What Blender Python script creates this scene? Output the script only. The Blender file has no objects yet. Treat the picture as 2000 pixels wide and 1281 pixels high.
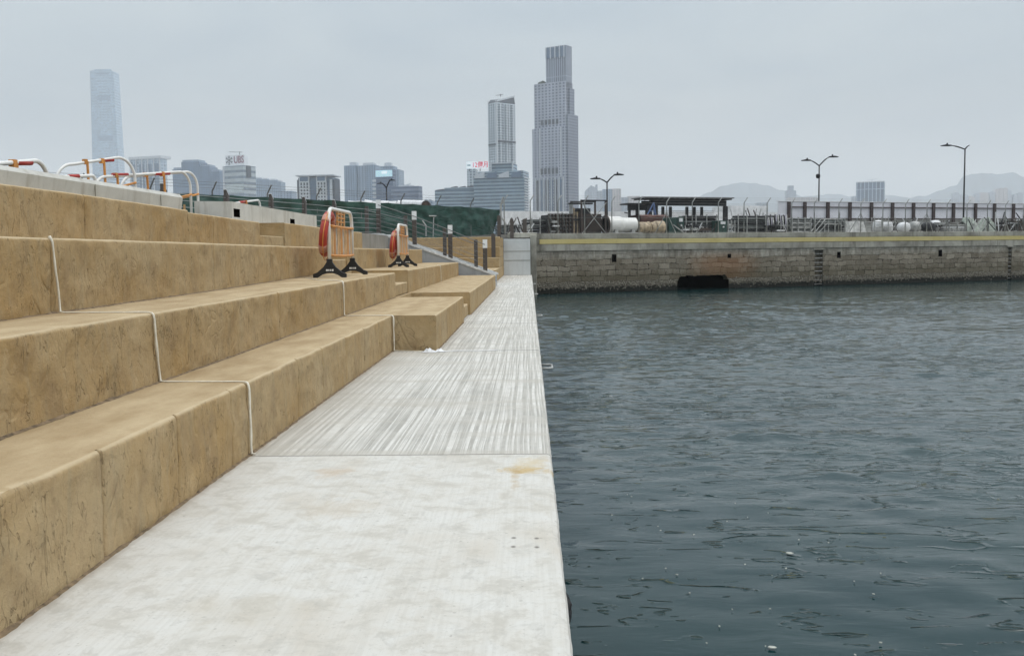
import bpy, math, random
import numpy as np
from mathutils import Vector, Matrix, noise

random.seed(7)
S = bpy.context.scene
COL = S.collection
R = math.radians

# ------------------------------------------------------------------ camera
EYE = 1.364
FPX = 1900.0
YAW, PITCH, ROLL = 0.0188033, 0.0777728, 0.0124
def cam_basis():
    f = Vector((-math.sin(YAW)*math.cos(PITCH), math.cos(YAW)*math.cos(PITCH), -math.sin(PITCH)))
    r = Vector((math.cos(YAW), math.sin(YAW), 0))
    u = r.cross(f)
    c, s = math.cos(ROLL), math.sin(ROLL)
    return f, r*c - u*s, u*c + r*s
CF, CR, CU = cam_basis()
cd = bpy.data.cameras.new('camera'); cam = bpy.data.objects.new('camera', cd); COL.objects.link(cam)
cam.matrix_world = Matrix((( CR.x, CU.x, -CF.x, 0), (CR.y, CU.y, -CF.y, 0), (CR.z, CU.z, -CF.z, EYE), (0, 0, 0, 1)))
cd.sensor_width = 36; cd.lens = FPX/2000*36; cd.clip_start = 0.05; cd.clip_end = 20000
S.camera = cam

def ray(px, py):
    return CF*FPX + CR*(px-1000) - CU*(py-640.5)
def at(px, py, Y):           # world point seen at (px, py) at distance Y
    d = ray(px, py); t = Y/d.y
    return Vector((d.x*t, Y, EYE + d.z*t))
def atz(px, py, z):
    d = ray(px, py); t = (z-EYE)/d.z
    return Vector((d.x*t, d.y*t, z))
def hz(px): return 492.4 - (px-1000)*0.0124   # row of the horizon

# ------------------------------------------------------------------ mesh helpers
class MB:
    def __init__(s): s.v = []; s.f = []; s.m = []
    def add(s, vs, fs, mi=0):
        o = len(s.v); s.v += [tuple(p) for p in vs]
        s.f += [tuple(i+o for i in f) for f in fs]; s.m += [mi]*len(fs)
    def box(s, x0, x1, y0, y1, z0, z1, mi=0, rot=0, piv=None, top=None):
        P = [(x0,y0,z0),(x1,y0,z0),(x1,y1,z0),(x0,y1,z0),(x0,y0,z1),(x1,y0,z1),(x1,y1,z1),(x0,y1,z1)]
        if top is not None:   # taper: inset of the top
            t = top
            P[4] = (x0+t,y0+t,z1); P[5] = (x1-t,y0+t,z1); P[6] = (x1-t,y1-t,z1); P[7] = (x0+t,y1-t,z1)
        if rot:
            cx, cy = piv if piv else ((x0+x1)/2, (y0+y1)/2)
            c, n = math.cos(rot), math.sin(rot)
            P = [(cx+(x-cx)*c-(y-cy)*n, cy+(x-cx)*n+(y-cy)*c, z) for x, y, z in P]
        s.add(P, [(0,3,2,1),(4,5,6,7),(0,1,5,4),(1,2,6,5),(2,3,7,6),(3,0,4,7)], mi)
    def bar(s, a, b, w, h=None, mi=0, up=(0,0,1)):
        a, b = Vector(a), Vector(b); h = h or w
        d = (b-a).normalized(); u = Vector(up)
        if abs(d.dot(u)) > .98: u = Vector((0,1,0))
        r = d.cross(u).normalized(); u = r.cross(d)
        P = [p + r*i*w/2 + u*j*h/2 for p in (a, b) for i, j in ((-1,-1),(1,-1),(1,1),(-1,1))]
        s.add(P, [(0,1,2,3),(7,6,5,4),(0,4,5,1),(1,5,6,2),(2,6,7,3),(3,7,4,0)], mi)
    def tube(s, pts, r, n=8, mi=0, closed=False, cap=True):
        pts = [Vector(p) for p in pts]; rs = r if isinstance(r, (list, tuple)) else [r]*len(pts)
        vs = []; m = len(pts); prev = None
        for i, p in enumerate(pts):
            if closed: d = pts[(i+1) % m] - pts[i-1]
            else: d = pts[min(i+1, m-1)] - pts[max(i-1, 0)]
            d.normalize()
            if prev is None:
                u = Vector((0,0,1)) if abs(d.z) < .9 else Vector((1,0,0))
            else: u = prev
            a = (u - d*u.dot(d)).normalized(); prev = a; b = d.cross(a)
            for k in range(n):
                t = 2*math.pi*k/n; vs.append(p + (a*math.cos(t) + b*math.sin(t))*rs[i])
        fs = []
        for i in range(m if closed else m-1):
            j = (i+1) % m
            for k in range(n):
                l = (k+1) % n; fs.append((i*n+k, i*n+l, j*n+l, j*n+k))
        if cap and not closed:
            fs.append(tuple(range(n-1, -1, -1))); fs.append(tuple((m-1)*n+k for k in range(n)))
        s.add(vs, fs, mi)
    def lathe(s, prof, c, axis='z', n=20, mi=0):   # prof [(r, h)], c centre
        vs = []
        for r, h in prof:
            for k in range(n):
                t = 2*math.pi*k/n; a, b = r*math.cos(t), r*math.sin(t)
                p = {'z': (a, b, h), 'x': (h, a, b), 'y': (a, h, b)}[axis]
                vs.append((c[0]+p[0], c[1]+p[1], c[2]+p[2]))
        fs = []
        for i in range(len(prof)-1):
            for k in range(n):
                l = (k+1) % n; fs.append((i*n+k, i*n+l, (i+1)*n+l, (i+1)*n+k))
        s.add(vs, fs, mi)
    def prism(s, poly, lo, hi, axis='z', mi=0):    # poly in the two other axes
        n = len(poly)
        def P(a, b, h): return {'z': (a, b, h), 'y': (a, h, b), 'x': (h, a, b)}[axis]
        vs = [P(a, b, lo) for a, b in poly] + [P(a, b, hi) for a, b in poly]
        fs = [tuple(range(n-1, -1, -1)), tuple(range(n, 2*n))] + [(i, (i+1) % n, n+(i+1) % n, n+i) for i in range(n)]
        s.add(vs, fs, mi)
    def build(s, name, mats, parent=None, smooth=False, loc=None, rz=None, bevel=0):
        me = bpy.data.meshes.new(name); me.from_pydata(s.v, [], s.f)
        for m in (mats if isinstance(mats, (list, tuple)) else [mats]): me.materials.append(m)
        me.polygons.foreach_set('material_index', s.m)
        if smooth: me.polygons.foreach_set('use_smooth', [True]*len(s.f))
        me.update()
        if len(s.f) < 60000:
            uv = me.uv_layers.new(name='uv'); Z = Vector((0,0,1))
            for p in me.polygons:
                nn = p.normal
                flat = abs(nn.z) > .75
                t = Z.cross(nn).normalized() if not flat else None
                for li in p.loop_indices:
                    co = me.vertices[me.loops[li].vertex_index].co
                    uv.data[li].uv = (co.x, co.y) if flat else (co.dot(t), co.z)
        o = bpy.data.objects.new(name, me); COL.objects.link(o)
        if parent: o.parent = parent
        if loc is not None: o.location = loc
        if rz is not None: o.rotation_euler.z = rz
        if bevel:
            b = o.modifiers.new('bevel', 'BEVEL'); b.width = bevel; b.segments = 2; b.limit_method = 'ANGLE'
        return o
def arc(c, r, a0, a1, n, plane='yz', fix=0):
    out = []
    for i in range(n+1):
        t = a0 + (a1-a0)*i/n; a, b = c[0]+r*math.cos(t), c[1]+r*math.sin(t)
        out.append((fix, a, b) if plane == 'yz' else (a, fix, b))
    return out
def tag(o, label=None, cat=None, group=None, kind=None):
    if label: o['label'] = label
    if cat: o['category'] = cat
    if group: o['group'] = group
    if kind: o['kind'] = kind
    return o
def empty(name, loc=(0,0,0), rz=0, **k):
    o = bpy.data.objects.new(name, None); COL.objects.link(o); o.location = loc; o.rotation_euler.z = rz
    o.empty_display_size = .2
    return tag(o, **k)
def copy_tree(o, parent=None):
    c = o.copy(); COL.objects.link(c); c.parent = parent
    for ch in [x for x in o.children]: copy_tree(ch, c)
    return c

# ------------------------------------------------------------------ materials
class NT:
    def __init__(s, m): s.t = m.node_tree; s.n = s.t.nodes; s.l = s.t.links
    def __call__(s, typ, **k):
        nd = s.n.new(typ)
        for a, v in k.items():
            if a == 'ins':
                for i, x in v.items():
                    if isinstance(x, bpy.types.NodeSocket): s.l.new(x, nd.inputs[i])
                    else: nd.inputs[i].default_value = x
            else: setattr(nd, a, v)
        return nd
    def math(s, op, a, b=0.0, c=0.0, clamp=False):
        return s('ShaderNodeMath', operation=op, use_clamp=clamp, ins={0: a, 1: b, 2: c}).outputs[0]
    def mix(s, f, a, b, blend='MIX'):
        nd = s('ShaderNodeMix', data_type='RGBA', blend_type=blend)
        for i, x in ((0, f), (6, a), (7, b)):
            if isinstance(x, bpy.types.NodeSocket): s.l.new(x, nd.inputs[i])
            else: nd.inputs[i].default_value = (*x, 1) if isinstance(x, (tuple, list)) and len(x) == 3 else x
        return nd.outputs[2]
    def noise(s, vec, scale, detail=4, rough=.55, dist=0.0, out=0):
        nd = s('ShaderNodeTexNoise', ins={'Scale': scale, 'Detail': detail, 'Roughness': rough, 'Distortion': dist})
        if vec is not None: s.l.new(vec, nd.inputs['Vector'])
        return nd.outputs[out]
    def ramp(s, v, lo, hi, a=0.0, b=1.0):
        nd = s('ShaderNodeMapRange', ins={0: v, 1: lo, 2: hi, 3: a, 4: b}); nd.clamp = True
        return nd.outputs[0]
    def mapping(s, vec, scale=(1,1,1), rot=(0,0,0), loc=(0,0,0)):
        return s('ShaderNodeMapping', ins={'Vector': vec, 'Scale': scale, 'Rotation': rot, 'Location': loc}).outputs[0]
def mat(name):
    m = bpy.data.materials.new(name); m.use_nodes = True
    t = NT(m); b = m.node_tree.nodes['Principled BSDF']
    return m, t, b
def P(t, b, **k):
    for a, v in k.items():
        i = b.inputs[a.replace('_', ' ')]
        if isinstance(v, bpy.types.NodeSocket): t.l.new(v, i)
        else: i.default_value = (*v, 1) if isinstance(v, tuple) and len(v) == 3 else v
def bump(t, b, h, strength=.4, dist=.01, chain=None):
    nd = t('ShaderNodeBump', ins={'Strength': strength, 'Distance': dist, 'Height': h})
    if chain: t.l.new(chain, nd.inputs['Normal'])
    t.l.new(nd.outputs[0], b.inputs['Normal']); return nd.outputs[0]
def coords(t, kind='Object'):
    return t('ShaderNodeTexCoord').outputs[kind]
def world_pos(t): return t('ShaderNodeNewGeometry').outputs['Position']

def simple(name, c, rough=.6, metal=0.0, var=.18, scale=6.0, bmp=.15):
    m, t, b = mat(name); p = coords(t)
    n = t.noise(p, scale, 5, .6)
    c2 = tuple(x*(1-var*1.6) for x in c); c1 = tuple(min(1, x*(1+var)) for x in c)
    P(t, b, Base_Color=t.mix(t.ramp(n, .3, .7), c2, c1), Roughness=t.ramp(n, .2, .8, rough-.08, min(1, rough+.1)), Metallic=metal)
    if bmp: bump(t, b, t.noise(p, scale*8, 3), bmp, .004)
    return m

def m_steps():
    m, t, b = mat('tan_textured_concrete'); p = world_pos(t)
    geo = t('ShaderNodeNewGeometry'); nz = t('ShaderNodeSeparateXYZ', ins={0: geo.outputs['Normal']}).outputs[2]
    big = t.noise(p, .9, 5, .6, .6); mid = t.noise(p, 3.3, 6, .62, .4); fine = t.noise(p, 60, 4, .7)
    vert = t.noise(t.mapping(p, (1, 5, 1.1)), 1.6, 6, .65, .8)
    base = t.mix(t.ramp(big, .38, .62), (.36, .255, .12), (.40, .315, .185))
    base = t.mix(t.math('MULTIPLY', t.ramp(vert, .50, .66), .38), base, (.30, .265, .175))
    base = t.mix(t.math('MULTIPLY', t.ramp(mid, .54, .74), .35), base, (.48, .37, .225))
    base = t.mix(t.math('MULTIPLY', t.ramp(mid, .48, .32), .55), base, (.25, .18, .10))
    blot = t.noise(p, 11, 5, .7, .5)
    base = t.mix(t.math('MULTIPLY', t.ramp(blot, .55, .70), .45), base, (.22, .16, .09))
    base = t.mix(t.math('MULTIPLY', t.ramp(blot, .44, .28), .35), base, (.52, .42, .27))
    base = t.mix(t.math('MULTIPLY', t.ramp(fine, .58, .8), .35), base, (.15, .105, .06))
    base = t.mix(1.0, base, (1.03, .97, .925), 'MULTIPLY')
    # upward faces carry their own tan range
    top = t.mix(t.ramp(t.noise(t.mapping(p, (1.6, .6, 1)), 2.2, 6, .6), .35, .65), (.34, .245, .135), (.47, .365, .225))
    up = t.ramp(nz, .55, .9)
    base = t.mix(up, base, top)
    # darker brown along the creases and a paler tone on the rounded arris
    k1 = t.noise(t.mapping(p, (1, 3.2, 1.0), (R(-28), 0, 0)), 2.3, 3, .6, .35); g3 = t.ramp(t.noise(p, 4.0, 3, .6), .50, .58)
    k2 = t.noise(t.mapping(p, (1, 3.0, 1.1), (R(-12), 0, 0), (4, 7, 2)), 3.8, 3, .6, .3); g4 = t.ramp(t.noise(t.mapping(p, loc=(3, 8, 1)), 5.0, 3, .6), .52, .60)
    crk = t.math('MULTIPLY', t.ramp(t.math('ABSOLUTE', t.math('SUBTRACT', k1, .5)), .010, .003), g3)
    crk = t.math('MAXIMUM', crk, t.math('MULTIPLY', t.ramp(t.math('ABSOLUTE', t.math('SUBTRACT', k2, .5)), .012, .003), g4))
    crk = t.math('MULTIPLY', crk, t.math('SUBTRACT', 1.0, up))
    base = t.mix(t.math('MULTIPLY', crk, .33), base, (.12, .085, .045))
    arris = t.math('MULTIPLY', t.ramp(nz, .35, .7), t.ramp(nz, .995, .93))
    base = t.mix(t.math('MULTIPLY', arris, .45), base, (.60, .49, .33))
    P(t, b, Base_Color=base, Roughness=.86, Specular_IOR_Level=.25)
    # crumpled form-liner creases
    cr = t.noise(t.mapping(p, (1, 1.5, 1), (R(25), 0, 0)), 1.7, 2, .5, .9)
    ridge = t.math('ABSOLUTE', t.math('SUBTRACT', cr, .5))
    cre = t.ramp(ridge, 0, .03)
    cr2 = t.noise(t.mapping(p, (1, 2.6, .9), (R(-20), 0, 0)), 2.9, 3, .5, .7)
    ridge2 = t.ramp(t.math('ABSOLUTE', t.math('SUBTRACT', cr2, .52)), 0, .03)
    gate = t.ramp(t.noise(p, 1.3, 2), .50, .66); gate2 = t.ramp(t.noise(t.mapping(p, loc=(5, 5, 5)), 1.7, 2), .52, .64)
    side = t.math('SUBTRACT', 1.0, up)
    h = t.math('ADD', t.math('MULTIPLY', t.math('MULTIPLY', cre, gate), 1.0), t.math('MULTIPLY', t.math('MULTIPLY', ridge2, gate2), .5))
    h = t.math('MULTIPLY', h, side)
    h = t.math('ADD', h, t.math('MULTIPLY', t.noise(p, 9, 6, .65), 1.5)); h = t.math('SUBTRACT', h, t.math('MULTIPLY', crk, 1.3))
    n1 = bump(t, b, h, .6, .015)
    bump(t, b, t.math('ADD', fine, t.math('MULTIPLY', t.noise(p, 150, 3, .7), .6)), .6, .004, n1)
    return m
def m_deck():
    m, t, b = mat('pale_quay_concrete'); p = world_pos(t)
    sx = t('ShaderNodeSeparateXYZ', ins={0: p}); X, Y = sx.outputs[0], sx.outputs[1]
    big = t.noise(p, .8, 5, .6, .3); mid = t.noise(p, 3.2, 6, .62); fine = t.noise(p, 38, 4, .7)
    m2 = t.noise(t.mapping(p, (1, .8, 1)), 9, 6, .7, .6); bl = t.noise(p, 5.0, 7, .72, .4)
    base = t.mix(t.ramp(big, .36, .62), (.58, .56, .52), (.66, .655, .635))
    base = t.mix(t.math('MULTIPLY', t.ramp(bl, .44, .60), .65), base, (.69, .70, .70))
    base = t.mix(t.math('MULTIPLY', t.ramp(bl, .48, .37), .6), base, (.49, .475, .44))
    base = t.mix(t.math('MULTIPLY', t.ramp(m2, .54, .66), .55), base, (.47, .465, .445))
    base = t.mix(t.math('MULTIPLY', t.ramp(t.math('ADD', t.math('MULTIPLY', t.noise(t.mapping(p, (1, .6, 1), loc=(3, 1, 0)), 1.5, 5, .6), .7), t.math('MULTIPLY', bl, .3)), .54, .66), .45), base, (.50, .43, .34))
    # soft brushed texture running along the quay
    br = t.noise(t.mapping(p, (60, 1.3, 1), (0, 0, R(3))), 1.0, 4, .6)
    base = t.mix(t.math('MULTIPLY', t.ramp(br, .47, .60), .24), base, (.50, .49, .46))
    # second finish: hand raked strips
    wob = t.math('ADD', t.math('MULTIPLY', t.noise(t.mapping(p, (.5, .22, 1)), 1.2, 2), .06), t.math('MULTIPLY', t.noise(t.mapping(p, (2, 1.2, 1)), 1.5, 2), .008))
    xv = t.math('ADD', X, wob)
    v2 = t('ShaderNodeCombineXYZ', ins={0: t.math('MULTIPLY', xv, 34.0), 1: t.math('MULTIPLY', Y, .17)}).outputs[0]
    v3 = t('ShaderNodeCombineXYZ', ins={0: t.math('MULTIPLY', xv, 90.0), 1: t.math('MULTIPLY', Y, .6)}).outputs[0]
    st = t.noise(v2, 1.0, 3, .65); st2 = t.noise(v3, 1.0, 2, .6)
    stm = t.ramp(t.math('ADD', t.math('MULTIPLY', st, .65), t.math('MULTIPLY', st2, .35)), .45, .55)
    cross = t.noise(t.mapping(p, (.35, 2.4, 1)), 1.0, 5, .6)
    stm = t.math('MULTIPLY', stm, t.ramp(t.noise(t.mapping(p, (1, .7, 1), loc=(7, 2, 0)), 1.6, 5, .6), .30, .50, .35, 1.0))
    rk = t.mix(stm, (.40, .395, .375), (.73, .73, .72))
    rk = t.mix(t.math('MULTIPLY', t.ramp(cross, .50, .62), .6), rk, (.47, .445, .40))
    rk = t.mix(t.math('MULTIPLY', t.ramp(t.noise(p, 3.1, 6, .7), .42, .60), .45), rk, (.60, .59, .565))
    rk = t.mix(t.math('MULTIPLY', t.ramp(m2, .56, .70), .45), rk, (.42, .405, .37))
    left = t.ramp(X, -1.1, -1.75)     # scuffed dull strip along the steps
    rk = t.mix(t.math('MULTIPLY', left, .45), rk, (.50, .475, .43))
    far = t.math('GREATER_THAN', Y, 6.52)
    base = t.mix(far, base, rk)
    # bay joints
    jt = None
    for y in (6.51, 13.5, 18.7, 24.2, 29.6, 35.2, 41, 47, 52.5):
        d = t.math('ABSOLUTE', t.math('SUBTRACT', Y, y)); k = t.math('LESS_THAN', d, .012 if y < 8 else .03)
        jt = k if jt is None else t.math('MAXIMUM', jt, k)
    base = t.mix(t.math('MULTIPLY', jt, .7), base, (.13, .125, .11))
    # rust-coloured run near the edge
    def blob(x, y, rx, ry, w=.35):
        a = t.math('DIVIDE', t.math('SUBTRACT', X, x), rx); c = t.math('DIVIDE', t.math('SUBTRACT', Y, y), ry)
        d = t.math('ADD', t.math('MULTIPLY', a, a), t.math('MULTIPLY', c, c))
        d = t.math('ADD', d, t.math('ADD', t.math('MULTIPLY', t.math('SUBTRACT', m2, .5), 9*w), t.math('MULTIPLY', t.math('SUBTRACT', bl, .5), 13*w)))
        return t.ramp(d, 1.15, -.1)
    for args, colr, s in (((-.03, 6.0, .20, .10), (.52, .38, .17), .85), ((-.10, 5.85, .035, .34), (.46, .34, .18), .6), ((-.02, 6.25, .13, .2), (.62, .52, .34), .6),
                          ((.02, 4.42, .014, .02, .0), (.12, .11, .1), .9), ((.02, 4.56, .014, .02, .0), (.12, .11, .1), .9), ((-.09, 4.43, .014, .02, .0), (.12, .11, .1), .9), ((-.09, 4.57, .014, .02, .0), (.12, .11, .1), .9), ((-1.05, 3.62, .34, .20), (.50, .46, .39), .3), ((-1.05, 5.15, .2, .28), (.52, .45, .36), .35), ((-1.25, 6.0, .14, .2), (.52, .42, .32), .6)):
        base = t.mix(t.math('MULTIPLY', blob(*args), s), base, colr)
    # pits and specks
    vo = t('ShaderNodeTexVoronoi', ins={'Scale': 24.0}); t.l.new(p, vo.inputs['Vector'])
    sel = t('ShaderNodeSeparateColor', ins={0: vo.outputs['Color']}).outputs[0]
    pit = t.math('MULTIPLY', t.math('LESS_THAN', vo.outputs['Distance'], t.math('MULTIPLY', sel, t.ramp(fine, .4, .6, .04, .26))), t.math('GREATER_THAN', sel, .50))
    pit = t.math('MULTIPLY', pit, t.ramp(t.noise(p, 2.0, 3), .47, .58))
    vo2 = t('ShaderNodeTexVoronoi', ins={'Scale': 55.0}); t.l.new(p, vo2.inputs['Vector'])
    sel2 = t('ShaderNodeSeparateColor', ins={0: vo2.outputs['Color']}).outputs[1]
    pit2 = t.math('MULTIPLY', t.math('LESS_THAN', vo2.outputs['Distance'], .22), t.math('GREATER_THAN', sel2, .86))
    base = t.mix(t.math('MULTIPLY', t.math('MULTIPLY', pit2, t.ramp(mid, .42, .6)), .45), base, (.30, .29, .26))
    base = t.mix(t.math('MULTIPLY', pit, .42), base, (.24, .23, .21))
    base = t.mix(t.math('MULTIPLY', t.ramp(fine, .56, .74), .45), base, (.40, .39, .36))
    # dirt collecting against the steps
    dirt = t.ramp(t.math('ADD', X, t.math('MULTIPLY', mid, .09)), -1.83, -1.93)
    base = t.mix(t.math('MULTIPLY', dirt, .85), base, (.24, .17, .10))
    base = t.mix(1.0, base, (.86, .838, .80), 'MULTIPLY')
    P(t, b, Base_Color=base, Roughness=.8, Specular_IOR_Level=.3)
    h = t.math('ADD', t.math('MULTIPLY', br, .25), t.math('MULTIPLY', fine, .5))
    h = t.math('ADD', h, t.math('MULTIPLY', t.math('MULTIPLY', stm, far), .8))
    h = t.math('SUBTRACT', h, t.math('ADD', t.math('MULTIPLY', pit, 1.2), t.math('MULTIPLY', jt, 3.0)))
    bump(t, b, h, .35, .006)
    return m
def m_concrete(name, a, c, stain=(.2, .17, .12), sc=1.0, pits=True):
    m, t, b = mat(name); p = world_pos(t)
    n = t.noise(p, 1.1*sc, 6, .62, .3); f = t.noise(p, 30*sc, 4, .7); dr = t.noise(t.mapping(p, (3, 3, .35)), 1.6*sc, 5, .6)
    base = t.mix(t.ramp(n, .35, .65), a, c)
    base = t.mix(t.math('MULTIPLY', t.ramp(dr, .54, .7), .5), base, stain)
    if pits: base = t.mix(t.math('MULTIPLY', t.ramp(f, .62, .78), .5), base, tuple(x*.45 for x in a))
    P(t, b, Base_Color=base, Roughness=.85, Specular_IOR_Level=.25); bump(t, b, t.math('ADD', f, n), .25, .006)
    return m
def m_seawall():
    # uv: u runs along the wall, v is the height
    m, t, b = mat('old_granite_seawall'); uv = t('ShaderNodeUVMap').outputs[0]; p = coords(t)
    s2 = t('ShaderNodeSeparateXYZ', ins={0: uv}); U, V = s2.outputs[0], s2.outputs[1]
    wv = t.noise(p, .8, 3, .5); wf = t.noise(p, 4, 3, .5)
    uvd = t('ShaderNodeCombineXYZ', ins={0: t.math('ADD', U, t.math('MULTIPLY', wf, .30)), 1: t.math('ADD', t.math('ADD', V, t.math('MULTIPLY', wv, .30)), t.math('MULTIPLY', wf, .13))}).outputs[0]
    br = t('ShaderNodeTexBrick', ins={'Color1': (.34, .305, .245, 1), 'Color2': (.13, .11, .082, 1), 'Mortar': (.20, .175, .14, 1), 'Scale': 1.0,
            'Mortar Size': .028, 'Mortar Smooth': .6, 'Bias': .05, 'Brick Width': .80, 'Row Height': .345})
    br.offset = .42; br.squash = .66; br.squash_frequency = 3
    t.l.new(uvd, br.inputs['Vector'])
    n1 = t.noise(p, .5, 5, .65, .4); n2 = t.noise(p, 3.2, 6, .68); n3 = t.noise(p, 11, 5, .72)
    stone = t.mix(t.ramp(n2, .3, .7), br.outputs['Color'], t.mix(.35, br.outputs['Color'], (.36, .32, .25)))
    gap = t.math('MULTIPLY', br.outputs['Fac'], t.ramp(t.math('ADD', t.noise(p, 1.7, 4, .65), t.math('MULTIPLY', V, -.05)), .44, .54))
    stone = t.mix(t.math('MULTIPLY', t.ramp(n1, .48, .60), .5), stone, (.15, .125, .09))
    stone = t.mix(t.math('MULTIPLY', gap, .95), stone, (.010, .008, .006))
    stone = t.mix(t.math('MULTIPLY', t.ramp(n3, .56, .70), .6), stone, (.50, .46, .38))
    stone = t.mix(t.math('MULTIPLY', t.ramp(n3, .46, .34), .7), stone, (.075, .06, .042))
    # rendered concrete band above
    conc = t.mix(t.ramp(n2, .35, .65), (.22, .20, .165), (.37, .35, .30))
    drip = t.noise(t.mapping(p, (1.1, 1.1, .25)), 1.1, 6, .72)
    conc = t.mix(t.math('MULTIPLY', t.ramp(drip, .50, .62), .6), conc, (.12, .105, .08))
    conc = t.mix(t.math('MULTIPLY', t.ramp(drip, .44, .36), .65), conc, (.52, .49, .42))
    vv = t.math('ADD', V, t.math('MULTIPLY', t.math('SUBTRACT', n1, .5), .7))
    base = t.mix(t.ramp(vv, .88, 1.02), stone, conc)
    # rust wash over the culvert
    rx = t.math('ABSOLUTE', t.math('SUBTRACT', U, 13.6))
    rust = t.math('MULTIPLY', t.ramp(t.math('ADD', rx, t.math('MULTIPLY', n2, 2.4)), 4.3, 2.3), t.ramp(V, 1.4, .6))
    base = t.mix(t.math('MULTIPLY', rust, .6), base, (.25, .12, .05))
    # intertidal growth
    low = t.math('ADD', V, t.math('MULTIPLY', t.math('SUBTRACT', n2, .5), .35))
    base = t.mix(t.math('MULTIPLY', t.ramp(low, .30, -.25), .8), base, t.mix(.6, base, (.07, .06, .032)))
    oy = t.mix(t.ramp(t.noise(p, 13, 3, .8), .48, .62), (.075, .065, .045), (.40, .37, .31))
    base = t.mix(t.ramp(low, -.50, -.60), base, oy)
    base = t.mix(t.ramp(low, -.84, -.94), base, (.022, .022, .018))
    P(t, b, Base_Color=base, Roughness=.85, Specular_IOR_Level=.25)
    h = t.math('ADD', t.math('MULTIPLY', t.math('SUBTRACT', 1.0, br.outputs['Fac']), .9), t.math('MULTIPLY', n3, 1.0))
    bump(t, b, h, .8, .05)
    return m
def m_water():
    m, t, b = mat('harbour_water'); p = world_pos(t)
    sx = t('ShaderNodeSeparateXYZ', ins={0: p}); Y = sx.outputs[1]
    X = sx.outputs[0]
    # a rougher patch in the middle distance, near the quay; calm water elsewhere
    yy = t.math('ADD', Y, t.math('MULTIPLY', X, .55)); yy = t.math('ADD', yy, t.math('MULTIPLY', t.noise(p, .09, 3), 14))
    pat = t.math('MULTIPLY', t.ramp(yy, 18, 27), t.ramp(X, 22, 7, .25, 1.0))
    gust = t.ramp(t.noise(t.mapping(p, (.6, 1, 1), (0, 0, R(18))), .16, 3, .5), .42, .60, .15, 1.0)
    def crest(scale, rot, ax, ay, width, dist, seed_):
        q_ = t.mapping(p, (ax, ay, 1), (0, 0, R(rot)), (seed_, 0, 0))
        n_ = t.noise(q_, scale, 2, .45, dist)
        r_ = t.math('SUBTRACT', 1.0, t.math('DIVIDE', t.math('ABSOLUTE', t.math('SUBTRACT', n_, .5)), width), clamp=True)
        return t.math('MULTIPLY', r_, r_)
    g1 = t.ramp(t.math('ADD', t.math('MULTIPLY', t.noise(p, 2.2, 3, .65), .6), t.math('MULTIPLY', t.noise(p, .35, 2), .4)), .515, .56); g2 = t.ramp(t.noise(t.mapping(p, loc=(9, 4, 0)), 2.8, 3, .65), .545, .61)
    c1 = t.math('MULTIPLY', crest(1.3, -10, .50, 1.7, .022, .15, 2), g1)
    c2 = t.math('MULTIPLY', crest(2.1, -18, .50, 1.7, .028, .2, 5), g2)
    c3 = crest(2.4, 8, .55, 1.5, .07, .5, 11)
    a = t.noise(t.mapping(p, (.6, 1.2, 1), (0, 0, R(16))), .9, 2, .45, .4)
    d = t.noise(t.mapping(p, (.6, 1.2, 1), (0, 0, R(24))), .33, 1, .5)
    fch = t.noise(t.mapping(p, (.6, 1.5, 1), (0, 0, R(5))), 3.4, 3, .55, .6)
    h = t.math('ADD', t.math('MULTIPLY', a, .16), t.math('MULTIPLY', d, .30))
    h = t.math('ADD', h, t.math('MULTIPLY', t.math('ADD', c1, c2), .15))
    h = t.math('ADD', h, t.math('MULTIPLY', t.math('MULTIPLY', pat, gust), t.math('ADD', t.math('MULTIPLY', c3, .16), t.math('MULTIPLY', fch, .08))))
    h = t.math('ADD', h, t.math('MULTIPLY', fch, .05))
    nrm = t('ShaderNodeBump', ins={'Strength': 1.0, 'Distance': .12, 'Height': h})
    t.l.new(nrm.outputs[0], b.inputs['Normal'])
    P(t, b, Base_Color=t.mix(t.ramp(t.noise(p, .25, 3), .4, .6), (.004, .024, .027), (.008, .030, .031)), Roughness=t.ramp(t.math('ADD', Y, t.math('MULTIPLY', X, .6)), 9, 40, .02, .07), IOR=1.333, Specular_IOR_Level=.5)
    return m
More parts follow.
